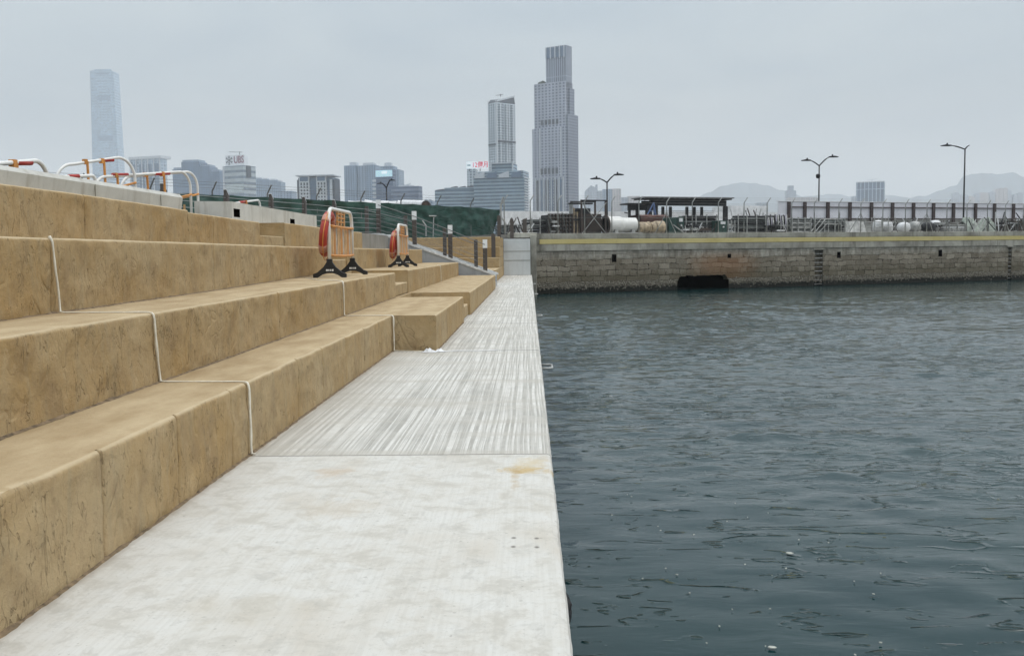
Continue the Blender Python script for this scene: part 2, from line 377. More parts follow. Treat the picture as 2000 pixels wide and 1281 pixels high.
def facade(name, wall, glass, bay=3.0, floor=3.6, fw=.6, fh=.55, grough=.25, var=.25, wall_rough=.7, metal=0.0, mech=None):
    m, t, b = mat(name); uv = t('ShaderNodeUVMap').outputs[0]
    s2 = t('ShaderNodeSeparateXYZ', ins={0: uv}); U, V = s2.outputs[0], s2.outputs[1]
    fl = t.math('FLOORED_MODULO', V, floor); mv = t.math('MULTIPLY', t.math('GREATER_THAN', fl, floor*(1-fh)/2), t.math('LESS_THAN', fl, floor*(1+fh)/2))
    if bay:
        bl = t.math('FLOORED_MODULO', U, bay); mu = t.math('MULTIPLY', t.math('GREATER_THAN', bl, bay*(1-fw)/2), t.math('LESS_THAN', bl, bay*(1+fw)/2))
        mask = t.math('MULTIPLY', mv, mu)
        cell = t('ShaderNodeCombineXYZ', ins={0: t.math('FLOOR', t.math('DIVIDE', U, bay)), 1: t.math('FLOOR', t.math('DIVIDE', V, floor))}).outputs[0]
    else:
        mask = mv
        cell = t('ShaderNodeCombineXYZ', ins={0: t.math('FLOOR', t.math('DIVIDE', U, 5.0)), 1: t.math('FLOOR', t.math('DIVIDE', V, floor))}).outputs[0]
    wn = t('ShaderNodeTexWhiteNoise', noise_dimensions='2D'); t.l.new(cell, wn.inputs['Vector'])
    g = t.mix(wn.outputs['Value'], tuple(x*(1-var) for x in glass), tuple(x*(1+var) for x in glass))
    nz = t.noise(t.mapping(coords(t), (1, 1, .3)), .06, 5, .6)
    w = t.mix(t.ramp(nz, .35, .65), tuple(x*.85 for x in wall), tuple(min(1, x*1.12) for x in wall))
    up = t('ShaderNodeSeparateXYZ', ins={0: t('ShaderNodeNewGeometry').outputs['Normal']}).outputs[2]
    mask = t.math('MULTIPLY', mask, t.math('LESS_THAN', up, .5))
    P(t, b, Base_Color=t.mix(mask, w, g), Roughness=t.math('ADD', t.math('MULTIPLY', mask, grough-wall_rough), wall_rough), Metallic=metal)
    return m

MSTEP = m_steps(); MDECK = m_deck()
MGREY = m_concrete('grey_concrete', (.34, .335, .315), (.46, .455, .435), (.25, .22, .17))
MGREYD = m_concrete('cast_grey_block', (.54, .565, .57), (.66, .685, .69), (.47, .48, .48), sc=.6)
MDIRTY = m_concrete('dirty_pale_concrete', (.46, .45, .41), (.62, .61, .57), (.27, .235, .18))
MYARD = m_concrete('yard_ground', (.20, .19, .17), (.28, .27, .25))
MCOPE = m_concrete('stained_coping', (.19, .18, .15), (.43, .415, .36), (.06, .05, .04), sc=.55)
MWALL = m_seawall(); MWATER = m_water()
MPOST = simple('brown_grey_metal', (.095, .080, .072), .5, .3, .1)
MSTEEL = simple('brushed_steel', (.42, .42, .41), .35, .8, .1)
MGALV = simple('galvanised', (.20, .205, .205), .5, .5, .2)
MLITE = simple('pale_cap', (.80, .82, .84), .4, 0, .03)
MBLACK = simple('black_rubber', (.012, .012, .013), .55, 0, .2)
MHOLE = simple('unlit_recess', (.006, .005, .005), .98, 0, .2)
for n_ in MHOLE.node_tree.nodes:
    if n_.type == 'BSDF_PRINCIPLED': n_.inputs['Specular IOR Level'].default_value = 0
MWHITE = simple('white_paint', (.74, .73, .70), .4, 0, .06)
MWHITEB = simple('dirty_white_sheet', (.74, .74, .745), .6, 0, .15, 2)
MRED = simple('red_band', (.42, .035, .025), .45)
MORANGE = simple('orange_plastic', (.62, .26, .055), .45, 0, .15)
MTAN = simple('faded_orange_slat', (.56, .34, .155), .55, 0, .2)
MTANB = simple('weathered_tan_slat', (.50, .41, .31), .6, 0, .2)
MBUOY = simple('lifebuoy_red', (.40, .04, .022), .45, 0, .12)
MPINK = simple('faded_buoy_band', (.50, .24, .18), .5)
MROPE = simple('cream_rope', (.74, .69, .58), .8, 0, .08, 30)
MRUST = simple('rusty_brown', (.065, .046, .038), .8, .1, .5, 3)
MDKSTEEL = simple('dark_steel', (.022, .022, .025), .6, .3, .35, 3)
MPIPE = simple('grey_steel_pipe', (.13, .14, .135), .55, .3, .3, 3)
MPALEPIPE = simple('pale_scaffold', (.40, .40, .385), .55, .3, .3, 3)
MGREENBOX = simple('green_box', (.008, .045, .035), .5)
MTARP = simple('brown_tarpaulin', (.085, .032, .022), .7, 0, .35, 2)
MCREAM = simple('cream_rusted', (.45, .35, .23), .6, 0, .45, 4)
MYELLOW = None
def m_yellow():
    m, t, b = mat('yellow_stripe'); p = coords(t)
    n = t.noise(p, .6, 5, .65); f = t.noise(p, 8, 4, .7)
    base = t.mix(t.ramp(n, .3, .7), (.50, .41, .155), (.60, .51, .24))
    base = t.mix(t.math('MULTIPLY', t.ramp(f, .60, .74), .6), base, (.24, .19, .10))
    P(t, b, Base_Color=base, Roughness=.75); return m
MYELLOW = m_yellow()
def m_net():
    m, t, b = mat('green_netting'); p = coords(t)
    n = t.noise(t.mapping(p, (.6, .6, 1.6)), 1.5, 5, .6, .5)
    P(t, b, Base_Color=t.mix(t.ramp(n, .35, .7), (.006, .034, .026), (.018, .075, .056)), Roughness=.55)
    bump(t, b, t.noise(t.mapping(p, (.5, .5, 2.2)), 2.5, 4, .6, 1.0), .8, .08)
    return m
MNET = m_net()

# ------------------------------------------------------------------ sky, sun, haze
w = bpy.data.worlds.new('World'); S.world = w; w.use_nodes = True
t = NT(w); bg = w.node_tree.nodes['Background']
SUN_EL, SUN_AZ = R(62), R(105)
sky = t('ShaderNodeTexSky', sky_type='NISHITA', sun_disc=False, sun_elevation=SUN_EL, sun_rotation=SUN_AZ, air_density=1.5, dust_density=4.0)
tc = t('ShaderNodeTexCoord').outputs['Generated']
z = t('ShaderNodeSeparateXYZ', ins={0: tc}).outputs[2]
cl = t.noise(t.mapping(tc, (1, 1, 4.5)), 2.6, 5, .55, .5)
low = t.mix(t.ramp(z, .0, .17), (.545, .572, .578), (.495, .562, .605))
mid = t.mix(t.ramp(z, .14, .30), low, (.60, .69, .75))
hi = t.mix(t.ramp(z, .42, .95), mid, (1.78, 1.88, 1.95))
cloud = t.mix(1.0, hi, t.mix(t.ramp(cl, .36, .64), (.87, .905, .94), (1.08, 1.07, 1.05)), 'MULTIPLY')
nis = t('ShaderNodeHueSaturation', ins={'Saturation': .35, 'Value': .10, 'Color': sky.outputs[0]}).outputs[0]
col = t.mix(.12, cloud, nis)
t.l.new(col, bg.inputs[0]); bg.inputs[1].default_value = 1.0
sd = bpy.data.lights.new('sun', 'SUN'); sd.energy = 1.3; sd.angle = R(25); sd.color = (1, .965, .92)
so = bpy.data.objects.new('sun', sd); COL.objects.link(so)
dirv = Vector((math.sin(SUN_AZ)*math.cos(SUN_EL), math.cos(SUN_AZ)*math.cos(SUN_EL), math.sin(SUN_EL)))
so.rotation_euler = dirv.to_track_quat('Z', 'Y').to_euler()

hm = bpy.data.materials.new('haze'); hm.use_nodes = True
ht = NT(hm); ht.n.remove(ht.n['Principled BSDF'])
pv = ht('ShaderNodeVolumePrincipled', ins={'Color': (.94, .965, 1.0, 1), 'Density': 1.8e-4, 'Anisotropy': .1})
ht.l.new(pv.outputs[0], ht.n['Material Output'].inputs['Volume'])
mb = MB(); mb.box(-7000, 7000, -150, 9600, -40, 660)
tag(mb.build('haze', hm), kind='stuff')

# ------------------------------------------------------------------ water, land, deck
WZ = -1.25
def make_water():
    # open harbour as one flat sheet, the basin in front as a finely rippled surface of the same mesh
    res = .11; X = np.arange(-.6, 66, res); Y = np.arange(.8, 80, res); gx, gy = np.meshgrid(X, Y)
    rg = np.random.default_rng(5)
    def field(n, l0, l1, mu, sp, sharp):
        h = np.zeros_like(gx)
        for _ in range(n):
            lam = l0*(l1/l0)**rg.random(); th = math.radians(mu + sp*rg.standard_normal()); k_ = 2*math.pi/lam
            ph = k_*(gx*math.sin(th) + gy*math.cos(th)) + rg.random()*6.283
            s_ = np.sin(ph + .6*np.sin(gx*.31*(1+rg.random()) + gy*.23 + rg.random()*6)); h += lam*(np.exp(sharp*(s_-1)) - .45)
        return h/math.sqrt(n)
    longw = field(14, 1.8, 5.0, 14, 26, .6); mid = field(30, .60, 1.25, 6, 34, 1.5); short = field(34, .34, .60, 2, 40, 1.6)
    def soft(v, a, b_): return np.clip((v-a)/(b_-a), 0, 1)**2*(3-2*np.clip((v-a)/(b_-a), 0, 1))
    wob = 5*np.sin(gx*.21+gy*.07) + 4*np.sin(gx*.09-gy*.13+2)
    yy = gy + .5*gx + wob
    patch = soft(yy, 11, 24)*(1-.35*soft(gx, 9, 22))
    wall_d = (60 + (gx-.43)*.4237) - gy
    calm = .35 + .65*soft(wall_d, 2, 18)
    grp = .75 + .35*np.sin(gx*.55+gy*.8+np.sin(gy*.3)*2)*np.sin(gy*.45-gx*.2)
    z = longw*.0034 + mid*(.0050 + .026*patch*grp)*calm + short*(.0030 + .040*patch*grp)*calm
    z = WZ + z*1.0
    ny, nx = gx.shape; n = nx*ny
    co = np.empty((n+4, 3), np.float32); co[:n, 0] = gx.ravel(); co[:n, 1] = gy.ravel(); co[:n, 2] = z.ravel()
    co[n:] = [(-6800, -140, WZ-.12), (6800, -140, WZ-.12), (6800, 9400, WZ-.12), (-6800, 9400, WZ-.12)]
    i = np.arange(n).reshape(ny, nx); q = np.stack([i[:-1, :-1], i[:-1, 1:], i[1:, 1:], i[1:, :-1]], -1).reshape(-1, 4)
    q = np.vstack([q, [[n, n+1, n+2, n+3]]]).astype(np.int32)
    me = bpy.data.meshes.new('water'); me.vertices.add(len(co)); me.vertices.foreach_set('co', co.ravel())
    me.loops.add(q.size); me.loops.foreach_set('vertex_index', q.ravel()); me.polygons.add(len(q))
    me.polygons.foreach_set('loop_start', np.arange(0, q.size, 4, dtype=np.int32))
    me.polygons.foreach_set('use_smooth', np.ones(len(q), bool)); me.update(calc_edges=True); me.validate()
    me.materials.append(MWATER)
    o = bpy.data.objects.new('water', me); COL.objects.link(o); tag(o, kind='structure')
make_water()

mb = MB(); bx = .03; xe = .135
yy_ = []; y = -3.5
while y < 57.7: yy_.append(y); y += .035 if y < 9 else (.1 if y < 20 else .5)
yy_.append(57.7); vs = []
for y in yy_:
    k = .004*noise.noise(Vector((y*2.3, 0, 1))) + .0025*noise.noise(Vector((y*13, 0, 2)))
    c = max(0, noise.noise(Vector((y*4.1, 3, 5)))-.42)*.07 + max(0, noise.noise(Vector((y*17, 3, 8)))-.45)*.03
    vs += [(-16, y, 0), (-1, y, 0), (xe-bx-c+k, y, 0), (xe-.010-c*.6+k, y, -.010-c*.3), (xe+k, y, -bx-c), (xe+k, y, -.55), (-16, y, -.55)]
mb.add(vs, [(i*7+j, i*7+(j+1) % 7, (i+1)*7+(j+1) % 7, (i+1)*7+j) for i in range(len(yy_)-1) for j in range(7)])
mb.add([vs[k_] for k_ in range(7)], [(0, 1, 2, 3, 4, 5, 6)])
tag(mb.build('pavement', MDECK), kind='structure')
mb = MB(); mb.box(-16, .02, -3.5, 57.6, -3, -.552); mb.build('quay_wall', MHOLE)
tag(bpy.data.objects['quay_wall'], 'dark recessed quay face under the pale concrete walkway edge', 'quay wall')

# ------------------------------------------------------------------ terraced seating
def interp(path, y):
    for (y0, x0), (y1, x1) in zip(path, path[1:]):
        if y <= y1: return x0 + (x1-x0)*max(0, y-y0)/(y1-y0)
    return path[-1][1]
def stepblock(label, path, y0, y1, z0, z1, xb, joints=(), cat='seating step', group='tan terraced seating steps', seed=0, rough=1.0, name='seating_step'):
    ys = []; y = y0
    while y < y1-.01:
        ys.append(y); y += .05 if y < 9 else (.10 if y < 20 else .3)
    ys.append(y1)
    for j in joints:
        if y0 < j < y1:
            ys = [q for q in ys if abs(q-j) > .03] + [j-.020, j-.009, j-.006, j+.006, j+.009, j+.020]
    ys.sort()
    H = z1-z0; r = .028; nz = 12; nx = 12
    vs = []; cnt = None
    for y in ys:
        x = interp(path, y); g = any(abs(y-j) <= .0065 for j in joints); g2 = any(abs(y-j) <= .0105 for j in joints)
        row = []
        def nr(zz, k=1):
            a = noise.fractal(Vector((seed*3.1, y*1.5, zz*1.9)), .6, 2.1, 4)
            c = noise.noise(Vector((seed+9, y*4.3, zz*5.0)))
            rdg = 1-abs(noise.noise(Vector((seed*2.7, y*2.2+zz*1.4, zz*2.4-y*.4)))); rdg = max(0, rdg-.86)*.11
            return (a*.011 + c*.004 + rdg*.8)*rough*k
        inset = -.036 if g else (-.012 if g2 else 0)
        for i in range(nz+1):
            zz = z0 + (H-r)*i/nz
            k = 1.0 if 0 < i else .3
            row.append((x + nr(zz, k) + inset, y, zz))
        e = nr(z1-r)
        re = r*(1+.5*noise.noise(Vector((seed, y*5, 3.3))))
        for a in (30, 60):
            row.append((x + e - re*(1-math.cos(R(a))) + inset*.7, y, z1-r + r*math.sin(R(a))))
        for i in range(nx+1):
            xx = x - re + (xb - x + re)*i/nx
            zz = z1 + .0035*noise.noise(Vector((xx*2.5, y*1.5, seed)))
            row.append((xx, y, zz))
        row.append((xb, y, z0))
        vs += row; cnt = len(row)
    m = MB(); fs = []
    for i in range(len(ys)-1):
        for k in range(cnt-1):
            fs.append((i*cnt+k, (i+1)*cnt+k, (i+1)*cnt+k+1, i*cnt+k+1))
    fs.append(tuple(range(cnt))); n0 = (len(ys)-1)*cnt; fs.append(tuple(n0+k for k in range(cnt-1, -1, -1)))
    m.add(vs, fs)
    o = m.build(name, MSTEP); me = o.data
    me.polygons.foreach_set('use_smooth', [len(p.vertices) == 4 for p in me.polygons])
    # keep end caps crisp
    es = o.modifiers.new('split', 'EDGE_SPLIT'); es.split_angle = R(60)
    return tag(o, label, cat, group)
A0, A1 = 19.25, 21.3
P1 = [(-4, -1.94), (14, -1.94)]; PC = [(0, -1.32), (40, -1.31)]
P2 = [(-4, -2.55), (7, -2.56), (19.3, -2.66), (38, -2.72)]
P3 = [(-4, -3.18), (5.8, -3.22), (10.6, -3.44), (16.3, -3.86), (19.3, -3.98), (38, -4.06)]
P4 = [(-4, -4.68), (10, -4.70), (18.8, -5.2), (32, -5.38)]
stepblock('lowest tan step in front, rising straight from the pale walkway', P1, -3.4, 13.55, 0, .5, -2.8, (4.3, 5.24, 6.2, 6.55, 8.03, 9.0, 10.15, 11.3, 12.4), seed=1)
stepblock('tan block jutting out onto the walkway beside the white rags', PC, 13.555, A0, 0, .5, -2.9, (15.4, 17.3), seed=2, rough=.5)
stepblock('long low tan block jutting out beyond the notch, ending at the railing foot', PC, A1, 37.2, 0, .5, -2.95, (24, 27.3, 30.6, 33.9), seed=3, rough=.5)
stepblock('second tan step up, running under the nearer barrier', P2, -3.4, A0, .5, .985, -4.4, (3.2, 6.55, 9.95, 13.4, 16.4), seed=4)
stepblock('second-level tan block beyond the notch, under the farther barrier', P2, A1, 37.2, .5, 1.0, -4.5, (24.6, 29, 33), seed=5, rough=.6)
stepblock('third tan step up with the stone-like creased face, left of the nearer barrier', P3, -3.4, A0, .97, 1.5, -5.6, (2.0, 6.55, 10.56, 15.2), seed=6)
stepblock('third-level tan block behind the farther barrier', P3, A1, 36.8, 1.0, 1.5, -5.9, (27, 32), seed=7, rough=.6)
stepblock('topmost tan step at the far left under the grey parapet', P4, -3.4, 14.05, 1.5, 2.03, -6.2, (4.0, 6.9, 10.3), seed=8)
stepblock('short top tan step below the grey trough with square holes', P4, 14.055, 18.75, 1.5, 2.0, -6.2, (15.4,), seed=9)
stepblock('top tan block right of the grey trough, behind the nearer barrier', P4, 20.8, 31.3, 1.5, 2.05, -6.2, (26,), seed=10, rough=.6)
G = 'half-height steps in the notches of the seating'
def halfstep(label, x0, x1, y0, y1, z0, z1):
    m = MB(); m.box(x0, x1, y0, y1, z0, z1); tag(m.build('aisle_step', MSTEP, bevel=.02), label, 'step', G)
halfstep('small half-height tan step in the lowest notch by the walkway', -2.8, -1.36, A0+.004, A1-.004, .003, .25)
halfstep('small half-height tan step in the second-level notch', -4.2, -2.68, A0+.004, A1-.004, .505, .74)
halfstep('small half-height tan step in the third-level notch behind the nearer barrier', -5.6, -4.02, A0+.004, A1-.004, 1.005, 1.25)
halfstep('small half-height tan step in the top notch beside the grey trough', -6.2, -5.25, 18.76, 20.79, 1.505, 1.75)
mb = MB(); mb.box(-4.4, -2.6, A0, A1, .3, .5); mb.box(-5.8, -3.9, A0, A1, .55, 1.0); mb.box(-6.5, -5.0, A0, A1, 1.1, 1.5)
tag(mb.build('aisle_landing', MSTEP), 'tan stepped floor of the aisle cut through the seating', 'aisle floor')

# soil gathered where the risers meet the walkway and the treads
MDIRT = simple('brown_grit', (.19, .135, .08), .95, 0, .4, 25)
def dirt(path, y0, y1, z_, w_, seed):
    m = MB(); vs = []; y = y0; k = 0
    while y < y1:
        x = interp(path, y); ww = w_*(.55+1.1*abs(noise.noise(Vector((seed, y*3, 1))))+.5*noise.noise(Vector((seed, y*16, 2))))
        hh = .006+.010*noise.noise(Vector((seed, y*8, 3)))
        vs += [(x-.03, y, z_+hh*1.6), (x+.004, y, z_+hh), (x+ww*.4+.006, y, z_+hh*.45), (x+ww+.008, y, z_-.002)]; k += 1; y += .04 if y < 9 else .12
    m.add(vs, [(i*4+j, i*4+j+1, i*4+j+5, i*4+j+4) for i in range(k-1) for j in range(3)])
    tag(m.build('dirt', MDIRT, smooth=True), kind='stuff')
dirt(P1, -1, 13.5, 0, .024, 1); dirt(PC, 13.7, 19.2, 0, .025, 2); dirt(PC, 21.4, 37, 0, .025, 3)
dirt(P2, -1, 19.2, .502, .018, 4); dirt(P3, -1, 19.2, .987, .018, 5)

# ground of the promenade, left and behind
mb = MB()
mb.box(-60, -6.15, -3.5, 34, 1.4, 2.02); mb.box(-60, -5.4, 31.32, 37.3, 1.4, 2.04); mb.box(-60, -12.0, 37.3, 90, 1.4, 2.03)
mb.box(-12, -1.6, 53.5, 57.9, 1.4, 2.08); mb.box(-12, -.2, 59.2, 90, 1.4, 2.3)
tag(mb.build('promenade_ground', MYARD), kind='structure')

# far tiers facing the camera
XR = -1.53
for lab, y0, y1, z0, z1, xr in (('far tan tier facing the camera, lowest of the bank by the grey block', 43.5, 57.8, 0, .58, XR),
        ('far tan tier facing the camera, second of the bank by the grey block', 49.6, 57.7, .583, 1.10, XR-.003),
        ('far tan tier facing the camera, third of the bank by the grey block', 50.6, 57.6, 1.103, 1.65, XR-.006),
        ('far tan tier facing the camera, topmost of the bank under the green netting', 51.8, 57.5, 1.653, 2.18, XR-.009)):
    m = MB(); m.box(-13, xr, y0, y1, z0, z1); tag(m.build('seating_step', MSTEP, bevel=.03), lab, 'seating step', 'far bank of tan tiers')
m = MB(); m.box(XR+.003, .05, 57.62, 59.0, 0, 2.13)
cb = tag(m.build('concrete_block', MGREYD, bevel=.02), 'smooth blue-grey concrete end block closing the walkway', 'concrete block')
for z_ in (.86, 1.40):
    q = MB(); q.box(XR+.01, .04, 57.606, 57.618, z_, z_+.025); q.build('seam', MCOPE, cb)
# block joints lines
m = MB(); m.box(.05, .42, 57.9, 60.3, -1.5, 2.38); m.box(-1.3, .46, 58.4, 60.6, 2.2, 2.5)
tag(m.build('wall_pier', MCOPE, bevel=.04), 'old grey concrete pier end behind the smooth grey block', 'pier')

# staircase behind the slanted stringers
st = empty('staircase', (-1.35, 37.4, 0), label='grey concrete side stair dropping to the walkway, with slanted kerb walls', cat='staircase')
def strg(y0, y1, m=MGREY):
    q = MB(); q.prism([(-8.5, 0), (0, 0), (0, .50), (-4.3, 2.07), (-8.5, 2.07)], y0, y1, 'y'); return q
MSTR = m_concrete('blue_grey_kerb', (.33, .34, .35), (.43, .44, .45), (.24, .24, .23))
for y_ in (0, 2.5):
    sg_ = strg(y_, y_+.16).build('stringer', MSTR, st)
    q = MB(); q.prism([(.06, .44), (.06, .52), (-4.28, 2.14), (-8.5, 2.14), (-8.5, 2.075), (-4.31, 2.075)], y_-.03, y_+.19, 'y'); q.build('coping', simple('pale_coping', (.66, .66, .65), .7) if y_ == 0 else bpy.data.materials['pale_coping'], sg_)
q = MB()
for i in range(11): q.box(-4.2-.0, -.373*i-.01, .17, 2.49, .17*i, .17*(i+1)-.002)
q.box(-8.5, -4.2, .17, 2.49, 0, 1.98)
q.build('tread', MGREY, st)

# ------------------------------------------------------------------ railings
def post(mbp, x, y, z, h, w=.11, d=.05): mbp.box(x-w/2, x+w/2, y-d/2, y+d/2, z-.25, z+h)
def railing(name, label, pts, h=1.2, caps=True, cables=5, group=None, w=.11, capside=False):
    """pts = [(x,y,z)] post feet"""
    r = empty(name, pts[0], label=label, cat='railing', group=group); o = Vector(pts[0])
    L = [Vector(p)-o for p in pts]
    for p in L:
        if caps is not False:
            q = MB(); q.box(p.x-w/2, p.x+w/2, p.y-.04, p.y+.04, p.z-.02, p.z+h-.33); po = q.build('post', MPOST, r)
            q = MB(); q.box(p.x-w/2-.004, p.x+w/2+.004, p.y-.045, p.y+.045, p.z+h-.328, p.z+h); q.build('light_cap', MLITE, po)
        else:
            q = MB(); q.box(p.x-w/2, p.x+w/2, p.y-.04, p.y+.04, p.z-.02, p.z+h-.02); q.build('post', MPOST, r)
    for k in range(cables+1):
        f = (k+.6)/(cables+1)
        q = MB(); hh = (h-.12)*f
        q.tube([p + Vector((0, -.05, hh)) for p in L], .0055 if k < cables else .014, 6)
        q.build('cable' if k < cables else 'handrail', MGALV, r)
    return r
F1 = [at(x, y, 37.48) for x, y in ((740, 455), (810, 477), (880, 504), (948, 532))]
railing('stair_railing', 'nearer sloping cable railing on the slanted kerb with white post tops', F1, 1.26, w=.165)
F2 = [at(x, y, 39.9) for x, y in ((717, 456), (793, 474), (869, 499), (930, 521))]
railing('stair_railing', 'farther sloping cable railing on the stair with plain post tops', F2, 1.12, caps=False, w=.15)
F3 = [Vector((F1[0].x, 37.48, 2.07)), Vector((-6.68, 33.5, 2.04)), Vector((-7.25, 31.5, 2.04)), Vector((-7.82, 29.6, 2.03)), Vector((-8.5, 27.4, 2.03)), Vector((-9.3, 24.8, 2.03))]
def cap_rail(label, pts, h):
    r = empty('promenade_railing', pts[0], label=label, cat='railing'); o = Vector(pts[0]); L = [Vector(p)-o for p in pts]
    for p in L[1:]:
        q = MB(); q.box(p.x-.055, p.x+.055, p.y-.11, p.y+.11, p.z, p.z+h-.10)
        q.add([(p.x-.04, p.y-.11, p.z+h-.10), (p.x+.04, p.y-.11, p.z+h-.10), (p.x+.04, p.y+.11, p.z+h-.10), (p.x-.04, p.y+.11, p.z+h-.10),
               (p.x-.04, p.y-.11, p.z+h+.05), (p.x+.04, p.y-.11, p.z+h+.05)], [(0, 1, 5, 4), (1, 2, 5), (0, 4, 3), (4, 5, 2, 3)])
        po = q.build('post', MPOST, r)
        q = MB(); q.add([(p.x-.045, p.y-.12, p.z+h+.056), (p.x+.045, p.y-.12, p.z+h+.056), (p.x+.045, p.y+.12, p.z+h-.10), (p.x-.045, p.y+.12, p.z+h-.10),
                         (p.x-.045, p.y-.12, p.z+h+.076), (p.x+.045, p.y-.12, p.z+h+.076), (p.x+.045, p.y+.12, p.z+h-.08), (p.x-.045, p.y+.12, p.z+h-.08)],
                        [(0, 3, 2, 1), (4, 5, 6, 7), (0, 1, 5, 4), (1, 2, 6, 5), (2, 3, 7, 6), (3, 0, 4, 7)])
        q.build('light_cap', MLITE, po)
    for k in range(6):
        q = MB(); q.tube([p + Vector((.045, 0, h*(k+.6)/6.6)) for p in L], .008, 6); q.build('cable', MSTEEL, r)
    return r
cap_rail('level promenade railing behind the grey trough with slanted white post tops', F3, 1.12)
q = MB(); rr = empty('handrail', at(832, 461, 42), label='thin steel handrail with a bent white end in front of the green netting', cat='handrail')
b0 = rr.location
def L_(p): return Vector(p) - b0
a = L_(at(825, 431, 42)); c = L_(at(832, 441, 42)); d = L_(at(832, 462, 42))
q.tube([a, c, d], .03, 8); q.build('rail', MSTEEL, rr)
q = MB(); q.tube([L_(at(846, 462, 43)), L_(at(847, 425, 43)), L_(at(852, 422, 43)), L_(at(838, 422, 43))], .025, 8); q.build('rail', MSTEEL, rr)
# dark posts near the grey block
def plain_post(label, px, y0, y1, Y, wpx, group=None):
    a, c = at(px, y1, Y), at(px, y0, Y); m = MB(); wd = wpx*Y/FPX/2
    m.prism([(a.x-wd, a.z), (a.x+wd, a.z), (a.x+wd, c.z-.12), (a.x+wd*.3, c.z), (a.x-wd, c.z-.05)], Y, Y+.06, 'y')
    tag(m.build('railing_post', MPOST), label, 'post', group)
plain_post('brown metal post standing on top of the blue-grey end block, left one', 1000, 426, 467, 58.3, 7)
plain_post('brown metal post standing on the old pier end, right one of two', 1025, 427, 466, 58.8, 8)
plain_post('wide dark brown post at the right end of the green netting', 975, 420, 465, 52, 7)
plain_post('brown post standing on the far tiers left of the grey block', 964, 455, 503, 50.2, 8)

# ------------------------------------------------------------------ parapets at the top left
m = MB()
m.prism([(-5.02, 2.02), (-4.99, 2.20), (-5.03, 2.25), (-5.22, 2.25), (-5.26, 2.02)], -3.4, 14.05, 'y')
pr = tag(m.build('parapet', MDIRTY), 'long grey concrete parapet behind the topmost step', 'parapet')
for y in (8.6, 11.2, 13.2): q = MB(); q.box(-4.995, -4.985, y, y+.010, 2.05, 2.20); q.build('crack', MCOPE, pr)
def holed(mb_, x, y0, y1, z0, z1, holes, depth, mi_hole=1, axis='x', back=-1):
    """a face at x (facing +x) with rectangular recesses (y0,y1,z0,z1)"""
    ys = sorted({y0, y1, *[h[0] for h in holes], *[h[1] for h in holes]}); zs = sorted({z0, z1, *[h[2] for h in holes], *[h[3] for h in holes]})
    for a, b_ in zip(ys, ys[1:]):
        for c, d in zip(zs, zs[1:]):
            if any(h[0] <= a and b_ <= h[1] and h[2] <= c and d <= h[3] for h in holes): continue
            mb_.add([(x, a, c), (x, b_, c), (x, b_, d), (x, a, d)], [(0, 1, 2, 3)])
    for h in holes:
        a, b_, c, d = h[:4]; xi = x + back*(h[4] if len(h) > 4 else depth)
        mb_.add([(x, a, c), (x, b_, c), (x, b_, d), (x, a, d), (xi, a, c), (xi, b_, c), (xi, b_, d), (xi, a, d)],
                [(0, 4, 5, 1), (1, 5, 6, 2), (2, 6, 7, 3), (3, 7, 4, 0), (4, 7, 6, 5)], mi_hole)
m = MB(); tz0, tz1, ty0, ty1, tx = 1.98, 2.44, 19.5, 27.3, -5.95
def yx(px, X): return X*FPX/(px-1034)*1.0
h1 = (yx(453, tx), yx(467, tx), 2.12, 2.30); h2 = (yx(568, tx), yx(577, tx), 2.06, 2.26)
h1 = (ty0+.12, ty0+.55, 2.14, 2.31)
holed(m, tx, ty0, ty1, tz0, tz1, [h1, h2], .12)
m.add([(tx, ty0, tz1), (tx, ty1, tz1), (tx-.75, ty1, tz1+.02), (tx-.75, ty0, tz1+.02), (tx, ty0, tz0), (tx, ty1, tz0), (tx-.75, ty1, tz0), (tx-.75, ty0, tz0),
       (tx-.2, ty0, tz1)], [(0, 1, 2, 3), (0, 3, 7, 4), (1, 5, 6, 2), (3, 2, 6, 7)])
tag(m.build('concrete_trough', [MDIRTY, MHOLE]), 'grey concrete planter trough with two dark square holes on the top tier', 'planter')

# ------------------------------------------------------------------ white cords along the joint
def rope(label, pts, r=.012):
    P_ = []
    pts = [Vector(p) for p in pts]
    for a, b_ in zip(pts, pts[1:]):
        n = max(2, int((b_-a).length/.06))
        for i in range(n):
            f = i/n; p = a.lerp(b_, f)
            k = .007 if 0 < i else .002
            P_.append(p + Vector((0, noise.noise(p*6+Vector((3, 1, 9)))*k*1.6, 0)))
    P_.append(pts[-1])
    m = MB(); rs = []
    for i, p in enumerate(P_):
        q_ = P_[min(i+1, len(P_)-1)] - P_[max(i-1, 0)]; flat = abs(q_.z) < .3*q_.length
        rs.append(r*(.55 if flat else 1.0)*(1+.45*noise.noise(p*9)+.35*noise.noise(p*31)))
    m.tube(P_, rs, 6); tag(m.build('joint_cord', MROPE, smooth=True), label, 'cord', 'white cords laid over the step joints')
yj = 6.55
rope('nearest white cord stepping down the three tiers to the walkway', [(-3.235, yj-.02, 1.51), (-3.222, yj-.01, 1.47), (-3.215, yj+.02, 1.20), (-3.215, yj+.04, .998), (-3.18, yj+.03, .991),
      (-2.60, yj-.03, .991), (-2.575, yj-.03, .990), (-2.555, yj-.03, .984), (-2.546, yj-.03, .970), (-2.541, yj-.03, .945), (-2.542, yj, .7), (-2.55, yj+.05, .512), (-2.51, yj+.04, .508), (-1.985, yj+.01, .507), (-1.955, yj+.01, .505), (-1.935, yj+.01, .498), (-1.926, yj, .484), (-1.921, yj, .455), (-1.918, yj+.0, .2), (-1.92, yj, .012), (-1.89, yj, .008)], .0085)
yk = 13.5
